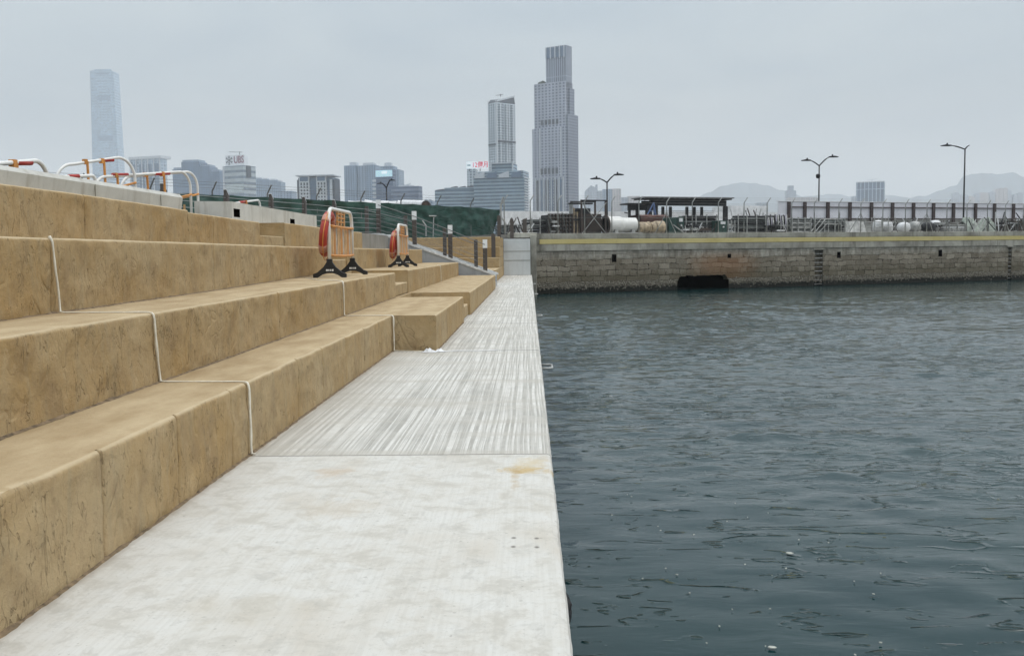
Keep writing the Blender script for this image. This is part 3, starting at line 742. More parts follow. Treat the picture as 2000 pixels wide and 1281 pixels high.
rope('middle white cord bending down two tiers beside the jutting block', [(-3.6, 15.6, .992), (-3.1, 14.2, .992), (-2.78, 13.9, .992), (-2.65, 13.55, .992), (-2.625, 13.55, .988), (-2.604, 13.53, .975), (-2.598, 13.52, .94), (-2.60, 13.55, .52), (-2.57, 13.5, .508), (-1.97, 13.51, .508), (-1.935, 13.51, .506), (-1.915, 13.5, .496), (-1.905, 13.5, .475), (-1.905, 13.5, .25), (-1.905, 13.5, .012), (-1.5, 13.42, .01)], .010)
rope('farther white cord hanging on the second-level block', [(-2.75, 29.0, 1.008), (-2.655, 28.98, .98), (-2.65, 29.05, .75), (-2.655, 29.2, .508)], .009)
# rags
m = MB()
for cx, cy, s in ((-1.40, 13.35, .075), (-1.26, 13.39, .06)):
    n = 14; base = len(m.v); vs = []
    for i in range(n):
        for j in range(n):
            u, v = i/(n-1)-.5, j/(n-1)-.5
            d = math.hypot(u, v)*2
            zz = max(0, (1-d))*s*.9*(.7+.9*noise.noise(Vector((u*5+cx*9, v*5, 1))))+.006
            vs.append((cx+u*s*2.6*(1+.25*noise.noise(Vector((v*5, cx, 2)))), cy+v*s*1.6, max(.004, zz)))
    m.add(vs, [(i*n+j, (i+1)*n+j, (i+1)*n+j+1, i*n+j+1) for i in range(n-1) for j in range(n-1)])
m.tube([(-1.2, 13.36, .012), (-1.0, 13.42, .01), (-.75, 13.38, .01), (-.45, 13.46, .008)], .007, 5)
tag(m.build('crumpled_rag', MWHITEB), 'crumpled white plastic lying at the corner of the jutting block', 'rag')

# ------------------------------------------------------------------ mill barriers with lifebuoys
def make_foot(parent, x, y, z):
    q = MB()
    prof = []
    W, Hh = .27, .30
    outer = [(-W, 0), (-W, .06), (-.20, .085), (-.10, .17), (-.045, .25), (-.045, Hh), (.045, Hh), (.045, .25), (.10, .17), (.20, .085), (W, .06), (W, 0), (.20, 0), (.13, .045), (.05, .072), (-.05, .072), (-.13, .045), (-.20, 0)]
    n = len(outer)
    vs = [(x+a, y-.03, z+b_) for a, b_ in outer] + [(x+a, y+.03, z+b_) for a, b_ in outer]
    idx = lambda k, s: k + s*n
    fr = [(0, 1, 2, 17), (17, 2, 3, 16), (16, 3, 15), (15, 3, 4), (15, 4, 7, 14), (4, 5, 6, 7), (14, 7, 8), (14, 8, 13), (13, 8, 9, 12), (12, 9, 10, 11)]
    fs = [tuple(reversed(f)) for f in fr] + [tuple(i+n for i in f) for f in fr] + [(i, (i+1) % n, n+(i+1) % n, n+i) for i in range(n)]
    q.add(vs, fs)
    ft = q.build('foot', MBLACK, parent)
    q = MB()
    for k, (a, w_) in enumerate(((-.055, .030), (-.018, .016), (.008, .016), (.036, .030))):
        q.box(x+a, x+a+w_, y-.0345, y-.0305, z+.105, z+.135)
    q.build('marking', MWHITE, ft)
def make_barrier(name, label, x, y0, L, z, tilt=0, seed=0, group='white tube barriers with lifebuoys'):
    r = empty(name, (x, y0, z), label=label, cat='barrier', group=group)
    Ht = 1.12; rad = .22
    def pts(dx=0): return [(dx, 0, .22), (dx, 0, Ht-rad)] + arc((rad, Ht-rad), rad, math.pi, math.pi/2, 6, fix=dx) + arc((L-rad, Ht-rad), rad, math.pi/2, 0, 6, fix=dx) + [(dx, L, .22)]
    q = MB(); q.tube(pts(), .030, 10); q.build('frame', MWHITE, r, smooth=True)
    for zz in (.36, .84):
        q = MB(); n = 12
        q.tube([(.045*math.sin(math.pi*i/n)+.02, L*i/n, zz-.015*math.sin(math.pi*i/n)) for i in range(n+1)], .020, 8); q.build('rail', MORANGE, r, smooth=True)
        q = MB(); q.tube([(-.045*math.sin(math.pi*i/n)-.02, L*i/n, zz-.015*math.sin(math.pi*i/n)) for i in range(n+1)], .018, 8); q.build('rail', MORANGE, r, smooth=True)
    k = 13
    for i in range(k):
        y = L*(.07 + .86*i/(k-1)); top = .84
        q = MB(); q.box(-.010, .010, y-.060, y+.060, .36, top); q.build('slat', (MTAN, MTANB, MORANGE, MTAN)[(i*3+seed) % 4], r)
    for i in range(3):
        y = L*(.36+.14*i); q = MB(); q.box(-.015, .015, y-.03, y+.03, .86, Ht-.02); q.build('slat', MTAN, r)
    q = MB()
    for zz in (.92, .99, 1.06): q.box(-.016, .016, L*.34, L*.66, zz-.01, zz+.01)
    q.build('cross_bar', MORANGE, r)
    make_foot(r, 0, 0, 0); make_foot(r, 0, L, 0)
    return r
def make_buoy(label, c, R0, lean, yaw=0, red=MBUOY, band=MPINK, group='lifebuoys tied to the barriers', r0=.062):
    o = empty('lifebuoy', c, label=label, cat='lifebuoy', group=group)
    o.rotation_euler = (0, lean, yaw)
    m = MB(); n = 40
    for seg in range(n):
        a0, a1 = 2*math.pi*seg/n, 2*math.pi*(seg+1)/n
    pts = [(0, R0*math.cos(2*math.pi*i/n), R0*math.sin(2*math.pi*i/n)) for i in range(n)]
    m.tube(pts, r0, 12, closed=True); m.build('ring', red, o, smooth=True)
    for k in range(4):
        a = math.pi/4 + k*math.pi/2
        q = MB(); q.tube([(0, R0*math.cos(a+s), R0*math.sin(a+s)) for s in (-.2, -.1, 0, .1, .2)], r0+.006, 12); q.build('band', band, o, smooth=True)
    q = MB(); rp = []
    for i in range(64):
        a = 2*math.pi*i/64; rr_ = R0 + r0 + .012 + .035*abs(math.sin(2*(a-math.pi/4)))
        rp.append((.02, rr_*math.cos(a), rr_*math.sin(a)))
    q.tube(rp, .008, 5, closed=True); q.build('grab_line', MORANGE, o)
    return o
make_barrier('barrier', 'nearer white tube barrier with orange slats and black feet on the second step', -3.24, 15.75, 2.05, .988, seed=0)
make_buoy('red lifebuoy hung low on the near end of the nearer barrier', (-3.32, 16.0, 1.70), .315, R(8), R(1), r0=.068)
make_barrier('barrier', 'farther white tube barrier with orange slats and black feet on the second-level block', -3.42, 25.4, 1.9, 1.004, seed=2)
make_buoy('red lifebuoy hung on the near end of the farther barrier', (-3.57, 25.7, 1.60), .31, R(7), R(0), r0=.07)
make_buoy('pale worn lifebuoy tied behind the farther barrier', (-3.54, 26.5, 1.78), .28, R(5), R(-3), red=MTANB, band=MWHITE)

# tube barriers on the promenade at the top left
def top_barrier(label, pa, pb, red, clips, rad=.35, foot=2.0):
    A_, B_ = at(*pa), at(*pb); dv = Vector((B_.x-A_.x, B_.y-A_.y, 0)); L = dv.length; ang = math.atan2(dv.y, dv.x)
    r = empty('barrier', (A_.x, A_.y, foot), ang, label=label, cat='barrier', group='white and red tube barriers on the promenade')
    za, zb_ = A_.z-foot, B_.z-foot
    def top(f): return (L*f, 0, za+(zb_-za)*f)
    q = MB(); q.tube([(0, 0, 0), (0, 0, za-rad)] + [(rad-rad*math.cos(k*math.pi/16), 0, za-rad+rad*math.sin(k*math.pi/16)) for k in range(1, 9)] +
        [(L-rad+rad*math.sin(k*math.pi/16), 0, zb_-rad+rad*math.cos(k*math.pi/16)) for k in range(0, 9)] + [(L, 0, 0)], .026, 10)
    q.build('frame', MWHITE, r, smooth=True)
    for a, b_ in red:
        q = MB(); q.tube([top(a), top(b_)], .030, 10); q.build('red_sleeve', MRED, r, smooth=True)
    for c in clips:
        x, _, z_ = top(c); q = MB(); q.box(x-.03, x+.03, -.035, .035, z_-.05, z_+.035); q.bar((x+.03, -.02, z_), (x+.04, -.02, z_-.45), .03, .03); q.build('clip', MORANGE, r)
    q = MB(); q.tube([(L*.12, -.02, za-.46), (L*.5, -.02, za-.45), (L*1.0, -.02, zb_-.42)], .020, 8); q.build('rail', MORANGE, r, smooth=True)
    for f in (.2, .45, .6, .8):
        q = MB(); q.box(L*f-.02, L*f+.02, -.012, .012, .1, za-.46); q.build('slat', MTAN, r)
    return r
top_barrier('white tube barrier highest on the left, with one red sleeve and two orange brackets', (107, 318, 16), (262, 311, 17.5), [(.57, .72)], [.36, .57])
top_barrier('long low white tube barrier beside the parapet end, with red sleeves', (183, 343, 16.6), (371, 338, 19.2), [(.17, .32), (.60, .76)], [.20, .68], rad=.30)
top_barrier('second white tube barrier standing just behind the long low one', (235, 342, 17.6), (385, 338, 19.6), [], [.3], rad=.30)
top_barrier('white tube barrier cut off by the left picture edge', (-70, 319, 9.8), (93, 318, 11.3), [(.60, .78)], [.55], rad=.24, foot=1.95)
top_barrier('small white tube barrier behind the grey trough', (448, 397, 23), (508, 392, 25.5), [(.3, .5)], [.5], rad=.2)
top_barrier('low white tube barrier with a red sleeve end lying close to the parapet', (120, 345, 14.5), (186, 344, 15.2), [(.2, .5)], [], rad=.08)
m = MB(); m.box(-6.6, -5.6, 8.9, 11.35, 2.27, 2.35); m.box(-6.5, -5.7, 9.0, 11.2, 2.03, 2.265)
tag(m.build('steel_plate_stack', MDKSTEEL, bevel=.01), 'dark steel plates piled under the leftmost white barrier', 'steel stack')

# ------------------------------------------------------------------ handles on the quay edge
for i, Y in enumerate((13.4, 24.3, 36.7, 48.5)):
    e = empty('mooring_handle', (.135, Y, -.22), label=['white U-shaped steel handle nearest on the quay edge', 'second white U-shaped handle along the quay edge', 'third white U-shaped handle along the quay edge', 'farthest white U-shaped handle on the quay edge'][i],
              cat='handle', group='white handles on the quay edge')
    q = MB(); q.tube([(-.01, -.22, 0), (.10, -.22, 0)] + [(.10+.06*math.sin(a), -.16-.06*math.cos(a), 0) for a in (.4, .8, 1.2, 1.57)] + [(.10+.06*math.cos(a), .16+.06*math.sin(a), 0) for a in (0, .4, .8, 1.2, 1.57)] + [(-.01, .22, 0)], .016, 8)
    q.build('bar', MPALEPIPE, e, smooth=True)
    q = MB(); q.box(-.012, .004, -.27, .27, -.05, .05); q.build('mounting_plate', MSTEEL, e)
for i, (Y, s) in enumerate(((6.55, .08), (5.95, .10), (4.25, .10))):  # irregular dark lumps set below the quay edge
    m = MB(); vs = []; n = 12
    for a in range(n):
        for b_ in range(n):
            u, v = 2*math.pi*a/n, math.pi*b_/(n-1)
            d = Vector((math.sin(v)*math.cos(u), math.sin(v)*math.sin(u), math.cos(v))); k = s*(1+.6*noise.noise(d*1.8+Vector((i*5, 0, 0))))
            vs.append((.14+d.x*k, Y+d.y*k*1.5, WZ+.38+d.z*k*1.2))
    m.add(vs, [(a*n+b_, ((a+1) % n)*n+b_, ((a+1) % n)*n+b_+1, a*n+b_+1) for a in range(n) for b_ in range(n-1)])
    tag(m.build('quay_lump', MBLACK, smooth=True), ['dark lump below the quay edge, farthest of three', 'dark lump below the quay edge, middle of three', 'dark lump below the quay edge, nearest of three'][i], 'barnacle clump', 'dark lumps under the quay edge')

# ------------------------------------------------------------------ floating scraps
fl = MB(); fl.prism([(-.03, -.012), (-.01, -.02), (.02, -.014), (.033, .002), (.012, .018), (-.02, .014)], 0, .006, 'z')
base = fl.build('floating_scrap', simple('floating_litter', (.50, .50, .44), .7, 0, .3, 20))
tag(base, 'small whitish scrap floating on the dark water', 'litter', 'floating scraps')
rnd = random.Random(3); first = True
spots = [(1436, 983), (1160, 946), (1195, 1006), (1355, 1044), (1347, 1158), (1455, 1102), (1405, 1223), (1290, 1036), (1500, 1002), (1618, 1060), (1706, 1160), (1300, 1110), (1508, 1124), (1535, 1110), (1430, 1190), (1495, 1262), (1670, 1279), (1720, 1255), (1600, 1092), (1233, 970), (1225, 966), (1377, 920), (1322, 1122), (1640, 1045), (1560, 1054), (1420, 1018), (1380, 1256), (1255, 1130), (1460, 1010), (1668, 1135), (1590, 1000), (1285, 1028), (1504, 1189), (1720, 1120)]
for px, py in spots:
    o = base if first else base.copy()
    if not first: COL.objects.link(o)
    first = False
    p = atz(px, py, WZ+.016); o.location = p; o.rotation_euler.z = rnd.uniform(0, 3); k = rnd.uniform(.15, .38); o.scale = (k, k*rnd.uniform(.6, 1), 1)
for px, py, sc, lab in ((1542, 1080, 1.0, 'largest white scrap floating alone on the dark water'), (1508, 1264, .9, 'brownish white floating scrap at the bottom of the picture')):
    o = base.copy(); COL.objects.link(o); o.location = atz(px, py, WZ+.018); o.scale = (sc, sc, 1); o['label'] = lab; o.rotation_euler.z = -.3

# ------------------------------------------------------------------ old sea wall opposite
WA = Vector((.43, 60.0, 0)); WB = Vector((38.2, 76.0, 0)); WD = (WB-WA).normalized(); WANG = math.atan2(WD.y, WD.x); WN = Vector((WD.y, -WD.x, 0))
def onwall(px, py, off=0):     # (s along, z) on the wall plane, off = metres behind the face
    d = ray(px, py); o = WA - WN*off
    t_ = (o.x*WN.x + o.y*WN.y)/(d.x*WN.x + d.y*WN.y)
    p = Vector((d.x*t_, d.y*t_, EYE+d.z*t_)); return (p-o).dot(WD), p.z
TOPZ = 2.47
wl = empty('sea_wall', WA, WANG, label='old granite harbour wall with yellow stripe and dark culvert', cat='sea wall')
def hole(px0, px1, py0, py1, dep):
    s0, z1 = onwall(px0, py0); s1, z0 = onwall(px1, py1); return s0, s1, z0, z1, dep
holes = [hole(1323, 1423, 537, 600, 5.0)[:2] + (-3.0, onwall(1370, 537)[1], 5.0),
         hole(1195, 1204, 497, 512, .5), hole(1421, 1428, 496, 504, .5), hole(1635, 1642, 492, 504, .5), hole(1833, 1840, 488, 501, .5),
         (onwall(1597, 0)[0], onwall(1614, 0)[0], -3.0, onwall(1605, 488)[1], .35), (onwall(1978, 0)[0]+.25, onwall(1990, 0)[0], -3.0, onwall(1985, 482)[1], .35)]
m = MB()
# local axes: x along the wall, y into the yard, z up
SEN = 62.0
xs = sorted({-.4, SEN, *[h[0] for h in holes], *[h[1] for h in holes], *[i*1.0 for i in range(0, 62)]}); zs = sorted({-3.0, 1.40, *[h[2] for h in holes], *[h[3] for h in holes]})
for a, b_ in zip(xs, xs[1:]):
    for c, d in zip(zs, zs[1:]):
        if any(h[0] <= a and b_ <= h[1] and h[2] <= c and d <= h[3] for h in holes): continue
        m.add([(a, 0, c), (b_, 0, c), (b_, 0, d), (a, 0, d)], [(0, 1, 2, 3)])
for h in holes:
    a, b_, c, d, e = h; mi = 1 if e > .4 else 0
    m.add([(a, 0, c), (b_, 0, c), (b_, 0, d), (a, 0, d), (a, e, c), (b_, e, c), (b_, e, d), (a, e, d)], [(0, 1, 5, 4), (1, 2, 6, 5), (2, 3, 7, 6), (3, 0, 4, 7), (4, 5, 6, 7)], mi)
a, b_, c, d, e = holes[0]
for i, (x0, sg_) in enumerate(((a, 1), (b_, -1))):
    for k_, (w_, h_) in enumerate(((.26, .10), (.14, .22), (.07, .34))):
        x1 = x0 + sg_*w_; m.box(min(x0, x1), max(x0, x1), .002+.004*k_, .5, d-h_, d-.001)
rnd = random.Random(6); x = a+.3
while x < b_-.5:
    w_ = rnd.uniform(.12, .4); m.box(x, x+w_, .003, .4, d-rnd.uniform(.02, .08), d-.001); x += w_+rnd.uniform(.05, .3)
m.build('masonry_face', [MWALL, MHOLE], wl)
m = MB(); m.box(-.4, SEN, -.05, 1.2, 1.40, 1.80); m.build('concrete_band', MCOPE, wl)
m = MB(); m.box(-.4, SEN, -.02, 1.2, 1.803, 2.15); m.box(-.4, SEN, -.03, 1.2, 2.151, TOPZ); m.build('coping', MCOPE, wl, bevel=.02)
m = MB(); m.box(.2, SEN, -.055, -.025, 1.83, 2.12); m.build('yellow_stripe', MYELLOW, wl)
for (s0, s1, ztop) in ((holes[5][0], holes[5][1], holes[5][3]), (holes[6][0], holes[6][1], holes[6][3])):
    m = MB()
    for k in range(8):
        zz = ztop-.28-.30*k; m.tube([(s0+.03, .05, zz), (s1-.03, .05, zz)], .022, 6)
    m.build('ladder', MPALEPIPE, wl)
    m = MB(); m.box(s0-.12, s1+.12, -.07, .05, ztop, ztop+.1); m.build('lintel', MCOPE, wl)
# oyster crust along the waterline
m = MB(); rnd = random.Random(11)
for i in range(2600):
    s = rnd.uniform(-.3, 48); 
    if holes[0][0]-.1 < s < holes[0][1]+.1: continue
    z_ = rnd.gauss(-.80, .12); r_ = rnd.uniform(.025, .06); c = Vector((s, -.01, z_)); vs = []
    for k in range(5):
        a = k*1.2566 + rnd.uniform(-.3, .3); vs.append((c.x+r_*math.cos(a)*1.2, 0, c.z+r_*math.sin(a)*.8))
    vs.append((c.x, -r_*.9, c.z+r_*.2)); m.add(vs, [(0, 1, 5), (1, 2, 5), (2, 3, 5), (3, 4, 5), (4, 0, 5)])
tag(m.build('oyster_crust', m_concrete('oyster_shell', (.09, .08, .06), (.33, .30, .25), (.04, .035, .025), sc=4), wl), kind='stuff')
# yard ground behind
m = MB(); m.box(-2.5, SEN, 1.2, 60, 1.6, TOPZ-.02)
tag(m.build('yard_ground', MYARD, loc=WA, rz=WANG), kind='structure')

def yard(px, py, off):   # local (x, y, z) in wall space for the point seen at px,py, off metres behind the face
    s, z_ = onwall(px, py, off); return s, off, z_
def Yd(name, label, cat, px, off, group=None):
    s, _, _ = yard(px, 455, off); p = WA + WD*s - WN*off
    return empty(name, (p.x, p.y, TOPZ-.02), WANG, label=label, cat=cat, group=group)
def ywid(px0, px1, off): return yard(px1, 440, off)[0] - yard(px0, 440, off)[0]
def yhgt(px, py, off): return yard(px, py, off)[2] - (TOPZ-.02)

# boundary fence with cranked posts
fr = empty('wire_fence', WA + Vector((0, 0, TOPZ)), WANG, label='wire yard fence of cranked steel posts along the top of the sea wall', cat='fence')
posts = [985, 1036, 1090, 1142, 1195, 1248, 1302, 1352, 1403, 1453, 1498, 1546, 1590, 1638, 1681, 1724, 1768, 1810, 1849, 1888, 1928, 1963, 1998]
ss = []
for px in posts:
    s = yard(px, 440, .35)[0]; ss.append(s)
    q = MB(); hh = 2.0; q.tube([(s, .35, -.02), (s, .35, hh), (s+.18, .20, hh+.36)], .034, 8); q.build('post', MPALEPIPE, fr, smooth=True)
for px in (1302, 1681, 1810):
    s = yard(px, 440, .35)[0]
    q = MB(); q.tube([(s, .35, 1.35), (s+.85, .6, 0)], .026, 6); q.tube([(s, .35, 1.35), (s-.55, .9, 0)], .026, 6); q.build('brace', MPALEPIPE, fr)
q = MB(); s0, s1 = ss[0], yard(2100, 440, .35)[0]
for zz, yy in ((.06, .35), (1.0, .35), (1.95, .35), (2.12, .29), (2.24, .24), (2.34, .20)): q.tube([(s0, yy, zz), (s1, yy, zz)], .004, 4)
q.build('wire', MPALEPIPE, fr)
q = MB(); x = s0
while x < s1-2:
    q.tube([(x, .35, .05), (x+1.9, .35, 1.95)], .0022, 3, cap=False); q.tube([(x+1.9, .35, .05), (x, .35, 1.95)], .0022, 3, cap=False); x += .16
tag(q.build('mesh', MGALV, fr), kind='stuff')

# street lamps
def lamp(label, px, ytop, ybase, Y, left, right, thick=.075, cam_=False):
    b_ = at(px, ybase, Y); hgt = (ybase-ytop)*Y/FPX; k = Y/FPX
    r = empty('street_lamp', b_, label=label, cat='street lamp', group='grey two-armed street lamps')
    q = MB(); q.tube([(0, 0, -2.5), (0, 0, hgt)], [thick, thick*.7], 10); q.build('pole', MDKSTEEL, r, smooth=True)
    for (dx, dy, head) in (left, right):
        q = MB(); pts = []
        for i in range(9):
            f = i/8; pts.append((dx*k*f, 0, hgt + dy*k*math.sin(f*math.pi/2)))
        q.tube(pts, [thick*.7]*5+[thick*.5]*4, 8); a = q.build('arm', MDKSTEEL, r, smooth=True)
        if head:
            sg = 1 if dx > 0 else -1
            q = MB(); ex, ez = dx*k, hgt+dy*k
            q.prism([(ex-sg*.25, ez+.03), (ex+sg*.20, ez+.07), (ex+sg*.55, ez), (ex+sg*.5, ez-.06), (ex-sg*.2, ez-.07)], -.13, .13, 'y'); q.build('lamp_head', MDKSTEEL, r)
            q = MB(); q.lathe([(0, .0), (.07, .0), (.06, .12), (0, .14)], (ex+sg*.05, 0, ez+.06), n=8); q.build('sensor', MDKSTEEL, r)
    if cam_:
        q = MB(); q.lathe([(0, -.22), (.15, -.18), (.19, 0), (.16, .14), (0, .18)], (-.12, -.1, hgt-(345-330)*k-.2), n=12); q.build('camera_dome', MDKSTEEL, r)
    return r
lamp('two-armed grey street lamp behind the white tank', 1186, 358, 440, 76, (-19, 8, True), (19, 15, True))
lamp('two-armed grey street lamp with a camera dome, above the white hoarding', 1599, 326, 412, 84, (-22, 11, True), (24, 17, True), cam_=True)
lamp('lamp at the far right with one long arm and one stub', 1882, 295, 412, 80, (-33, 8, True), (8, 7, False))
lamp('slim black two-armed street lamp behind the green netting', 756, 368, 420, 120, (-10, 9, True), (9, 15, True), thick=.11)

# ------------------------------------------------------------------ yard clutter
def stack_sheets(label, px0, px1, py, off, n, m1, m2, depth=1.6, group=None, lean=.03, name='steel_stack', cat='steel stack', gap=.3):
    W_ = ywid(px0, px1, off); Hh = yhgt(px0, py, off); r = Yd(name, label, cat, px0, off, group); rnd = random.Random(int(px0))
    h = Hh/n
    for i in range(n):
        q = MB(); x0 = rnd.uniform(-lean, lean)*W_; x1 = W_+rnd.uniform(-lean, lean)*W_
        q.box(x0, x1, rnd.uniform(0, .08), depth, i*h+.003, (i+1)*h-h*gap); q.build('beam', (m1, m2)[rnd.random() < .4], r)
    for f in (.06, .5, .94): q = MB(); q.box(W_*f-.03, W_*f+.03, -.03, .05, 0, Hh*1.03); q.build('upright', MPALEPIPE, r)
def pipes(label, px0, px1, py, off, n, rows, m1, m2, name='pipe_stack', cat='pipe stack'):
    W_ = ywid(px0, px1, off); Hh = yhgt(px0, py, off); r = Yd(name, label, cat, px0, off); rnd = random.Random(int(px0)+5); d = Hh/rows
    for i in range(rows):
        for j in range(n if i % 2 == 0 else n-1):
            q = MB(); y = .1 + d*(j + .5*(i % 2)); q.tube([(rnd.uniform(-.1, .05)*W_*.5, y, d*(i+.5)), (W_*(1+rnd.uniform(-.04, .04)), y, d*(i+.5))], d*.46, 8); q.build('pipe', (m1, m2)[rnd.random() < .35], r, smooth=True)
    for f in (0.03, .33, .66, .97): q = MB(); q.box(W_*f-.03, W_*f+.03, -.02, .04, 0, Hh*1.06); q.build('upright', MPALEPIPE, r)
stack_sheets('dark stacked steel plates at the left end of the yard, behind the pier', 985, 1030, 438, 2.4, 5, MDKSTEEL, MPIPE)
stack_sheets('grey planks stacked left of the brown crates', 1037, 1073, 427, 2.2, 6, MPIPE, MDKSTEEL)
m = None
# brown crate rack
def crates():
    r = Yd('crate_rack', 'brown rack of small square compartments near the left end of the yard', 'rack', 1074, 1.6)
    W_ = ywid(1074, 1119, 1.6); Hh = yhgt(1090, 419, 1.6); q = MB()
    q.box(0, W_, .25, 1.4, 0, Hh-.02); q.build('core', MDKSTEEL, r)
    for i in range(8):
        q = MB(); q.box(W_*i/7-.025, W_*i/7+.025, 0, .24, 0, Hh); q.build('upright', MRUST, r)
    for i in range(6):
        q = MB(); q.box(-.03, W_+.03, .01, .245, Hh*i/5, Hh*i/5+.05); q.build('shelf', MRUST, r)
    q = MB(); rnd = random.Random(2)
    for i in range(7):
        for j in range(5): q.box(W_*i/7+.05, W_*(i+1)/7-.06, .1, .22, Hh*j/5+.06, Hh*j/5+rnd.uniform(.12, .2))
    q.build('fitting', MPIPE, r)
crates()
def braced():
    r = Yd('steel_scaffold', 'tall steel frame with crossed pale braces beside the white tank', 'steel frame', 1136, 1.5)
    W_ = ywid(1136, 1183, 1.5); Hh = yhgt(1150, 393, 1.5)
    for x in (0, W_):
        for y in (0, 1.5): q = MB(); q.box(x-.05, x+.05, y-.05, y+.05, 0, Hh); q.build('post', MRUST, r)
    for z_ in (0, Hh*.5, Hh): q = MB(); q.box(-.06, W_+.06, -.04, .04, z_, z_+.08); q.box(-.06, W_+.06, 1.46, 1.54, z_, z_+.08); q.build('beam', MDKSTEEL, r)
    q = MB(); q.bar((0, -.05, Hh*.95), (W_, -.05, .05), .07, .03); q.build('brace', MPALEPIPE, r)
    q = MB(); q.bar((W_, -.09, Hh*.95), (0, -.09, .05), .06, .03); q.build('brace', MPALEPIPE, r)
    q = MB(); q.box(.15, W_-.1, .4, 1.3, .08, Hh*.62); q.build('load', MRUST, r)
    q = MB(); q.box(.05, W_*.6, .8, 1.4, Hh*.62, Hh*.8); q.build('load', MDKSTEEL, r)
    r2 = Yd('pallet_stack', 'pale weathered timber bundle between the brown rack and the braced frame', 'timber bundle', 1118, 1.7)
    W2 = ywid(1118, 1134, 1.7); H2 = yhgt(1120, 397, 1.7)
    rnd = random.Random(8)
    for i in range(6): q = MB(); x = W2*(i+.5)/6; q.box(x-.035, x+.035, rnd.uniform(0, .2), .5, 0, H2*rnd.uniform(.5, 1)); q.build('plank', (MPALEPIPE, MCREAM, MRUST)[i % 3], r2)
    q = MB(); q.box(-.05, W2+.1, -.05, .6, H2*.45, H2*.5); q.box(-.05, W2+.9, 0, .5, H2*.97, H2*1.02); q.build('strap', MDKSTEEL, r2)
braced()
def tank():
    off = 1.3; r = Yd('storage_tank', 'white cylindrical tank lying on its side in the yard', 'tank', 1192, off)
    W_ = ywid(1192, 1253, off); D_ = yhgt(1215, 422, off)
    c = (0, .75, D_*.52); rr_ = D_*.48
    q = MB(); q.lathe([(0, .12), (rr_, .12), (rr_, W_*.45), (rr_*.86, W_*.55), (rr_*.86, W_-.1), (rr_*.5, W_), (0, W_)], c, 'x', 24); q.build('shell', MWHITE, r, smooth=False)
    q = MB(); q.lathe([(rr_*.9, .10), (rr_*1.12, .10), (rr_*1.12, .0), (rr_*.9, .0), (rr_*.9, .10)], c, 'x', 24); q.build('flange', MRUST, r)
    q = MB(); q.lathe([(0, .06), (rr_*.9, .06)], c, 'x', 24); q.build('opening', MHOLE, r)
    q = MB(); q.box(W_*.2, W_*.3, .2, 1.3, 0, .3); q.box(W_*.75, W_*.85, .2, 1.3, 0, .3); q.box(-.1, W_+.1, .05, .2, -.0, .09); q.build('cradle', MPALEPIPE, r)
    q = MB(); q.tube([(W_*.8, .7, D_*.8), (W_*.8, .7, D_*1.15), (W_*.62, .7, D_*1.22)], .04, 8); q.build('pipe', MDKSTEEL, r)
    r2 = Yd('drum', 'rusty cream drum lying beside the white tank', 'drum', 1254, off, 'rusty cream drums'); h2 = yhgt(1260, 432, off)
    w2 = ywid(1254, 1276, off)
    q = MB(); q.lathe([(0, 0), (h2*.48, 0), (h2*.5, .05), (h2*.45, .1), (h2*.45, w2-.1), (h2*.5, w2-.05), (h2*.48, w2), (0, w2)], (0, .6, h2*.5), 'x', 18); q.build('shell', MCREAM, r2)
    r3 = Yd('drum', 'rusty cream drum lying against the green cabinet', 'drum', 1279, off, 'rusty cream drums'); w3 = ywid(1279, 1305, off)
    q = MB(); q.lathe([(0, 0), (h2*.4, 0), (h2*.45, w3*.3), (h2*.52, w3*.35), (h2*.52, w3-.05), (h2*.4, w3), (0, w3)], (0, .6, h2*.52), 'x', 18); q.build('shell', MCREAM, r3)
    o4 = 3.2; r4 = Yd('tarpaulin_pile', 'dark red-brown covered heap behind the rusty drums', 'covered heap', 1253, o4); w4 = ywid(1253, 1306, o4); h4 = yhgt(1270, 419, o4)
    q = MB(); n = 16; vs = []
    for i in range(n+1):
        for j in range(5):
            x = w4*i/n; vs.append((x, [0, .05, .4, 1.5, 1.7][j], [0, h4*.9, h4, h4*.98, 0][j]*(1+.06*noise.noise(Vector((x*2, j, 0))))))
    q.add(vs, [(i*5+j, (i+1)*5+j, (i+1)*5+j+1, i*5+j+1) for i in range(n) for j in range(4)]); q.build('cover', MTARP, r4)
tank()
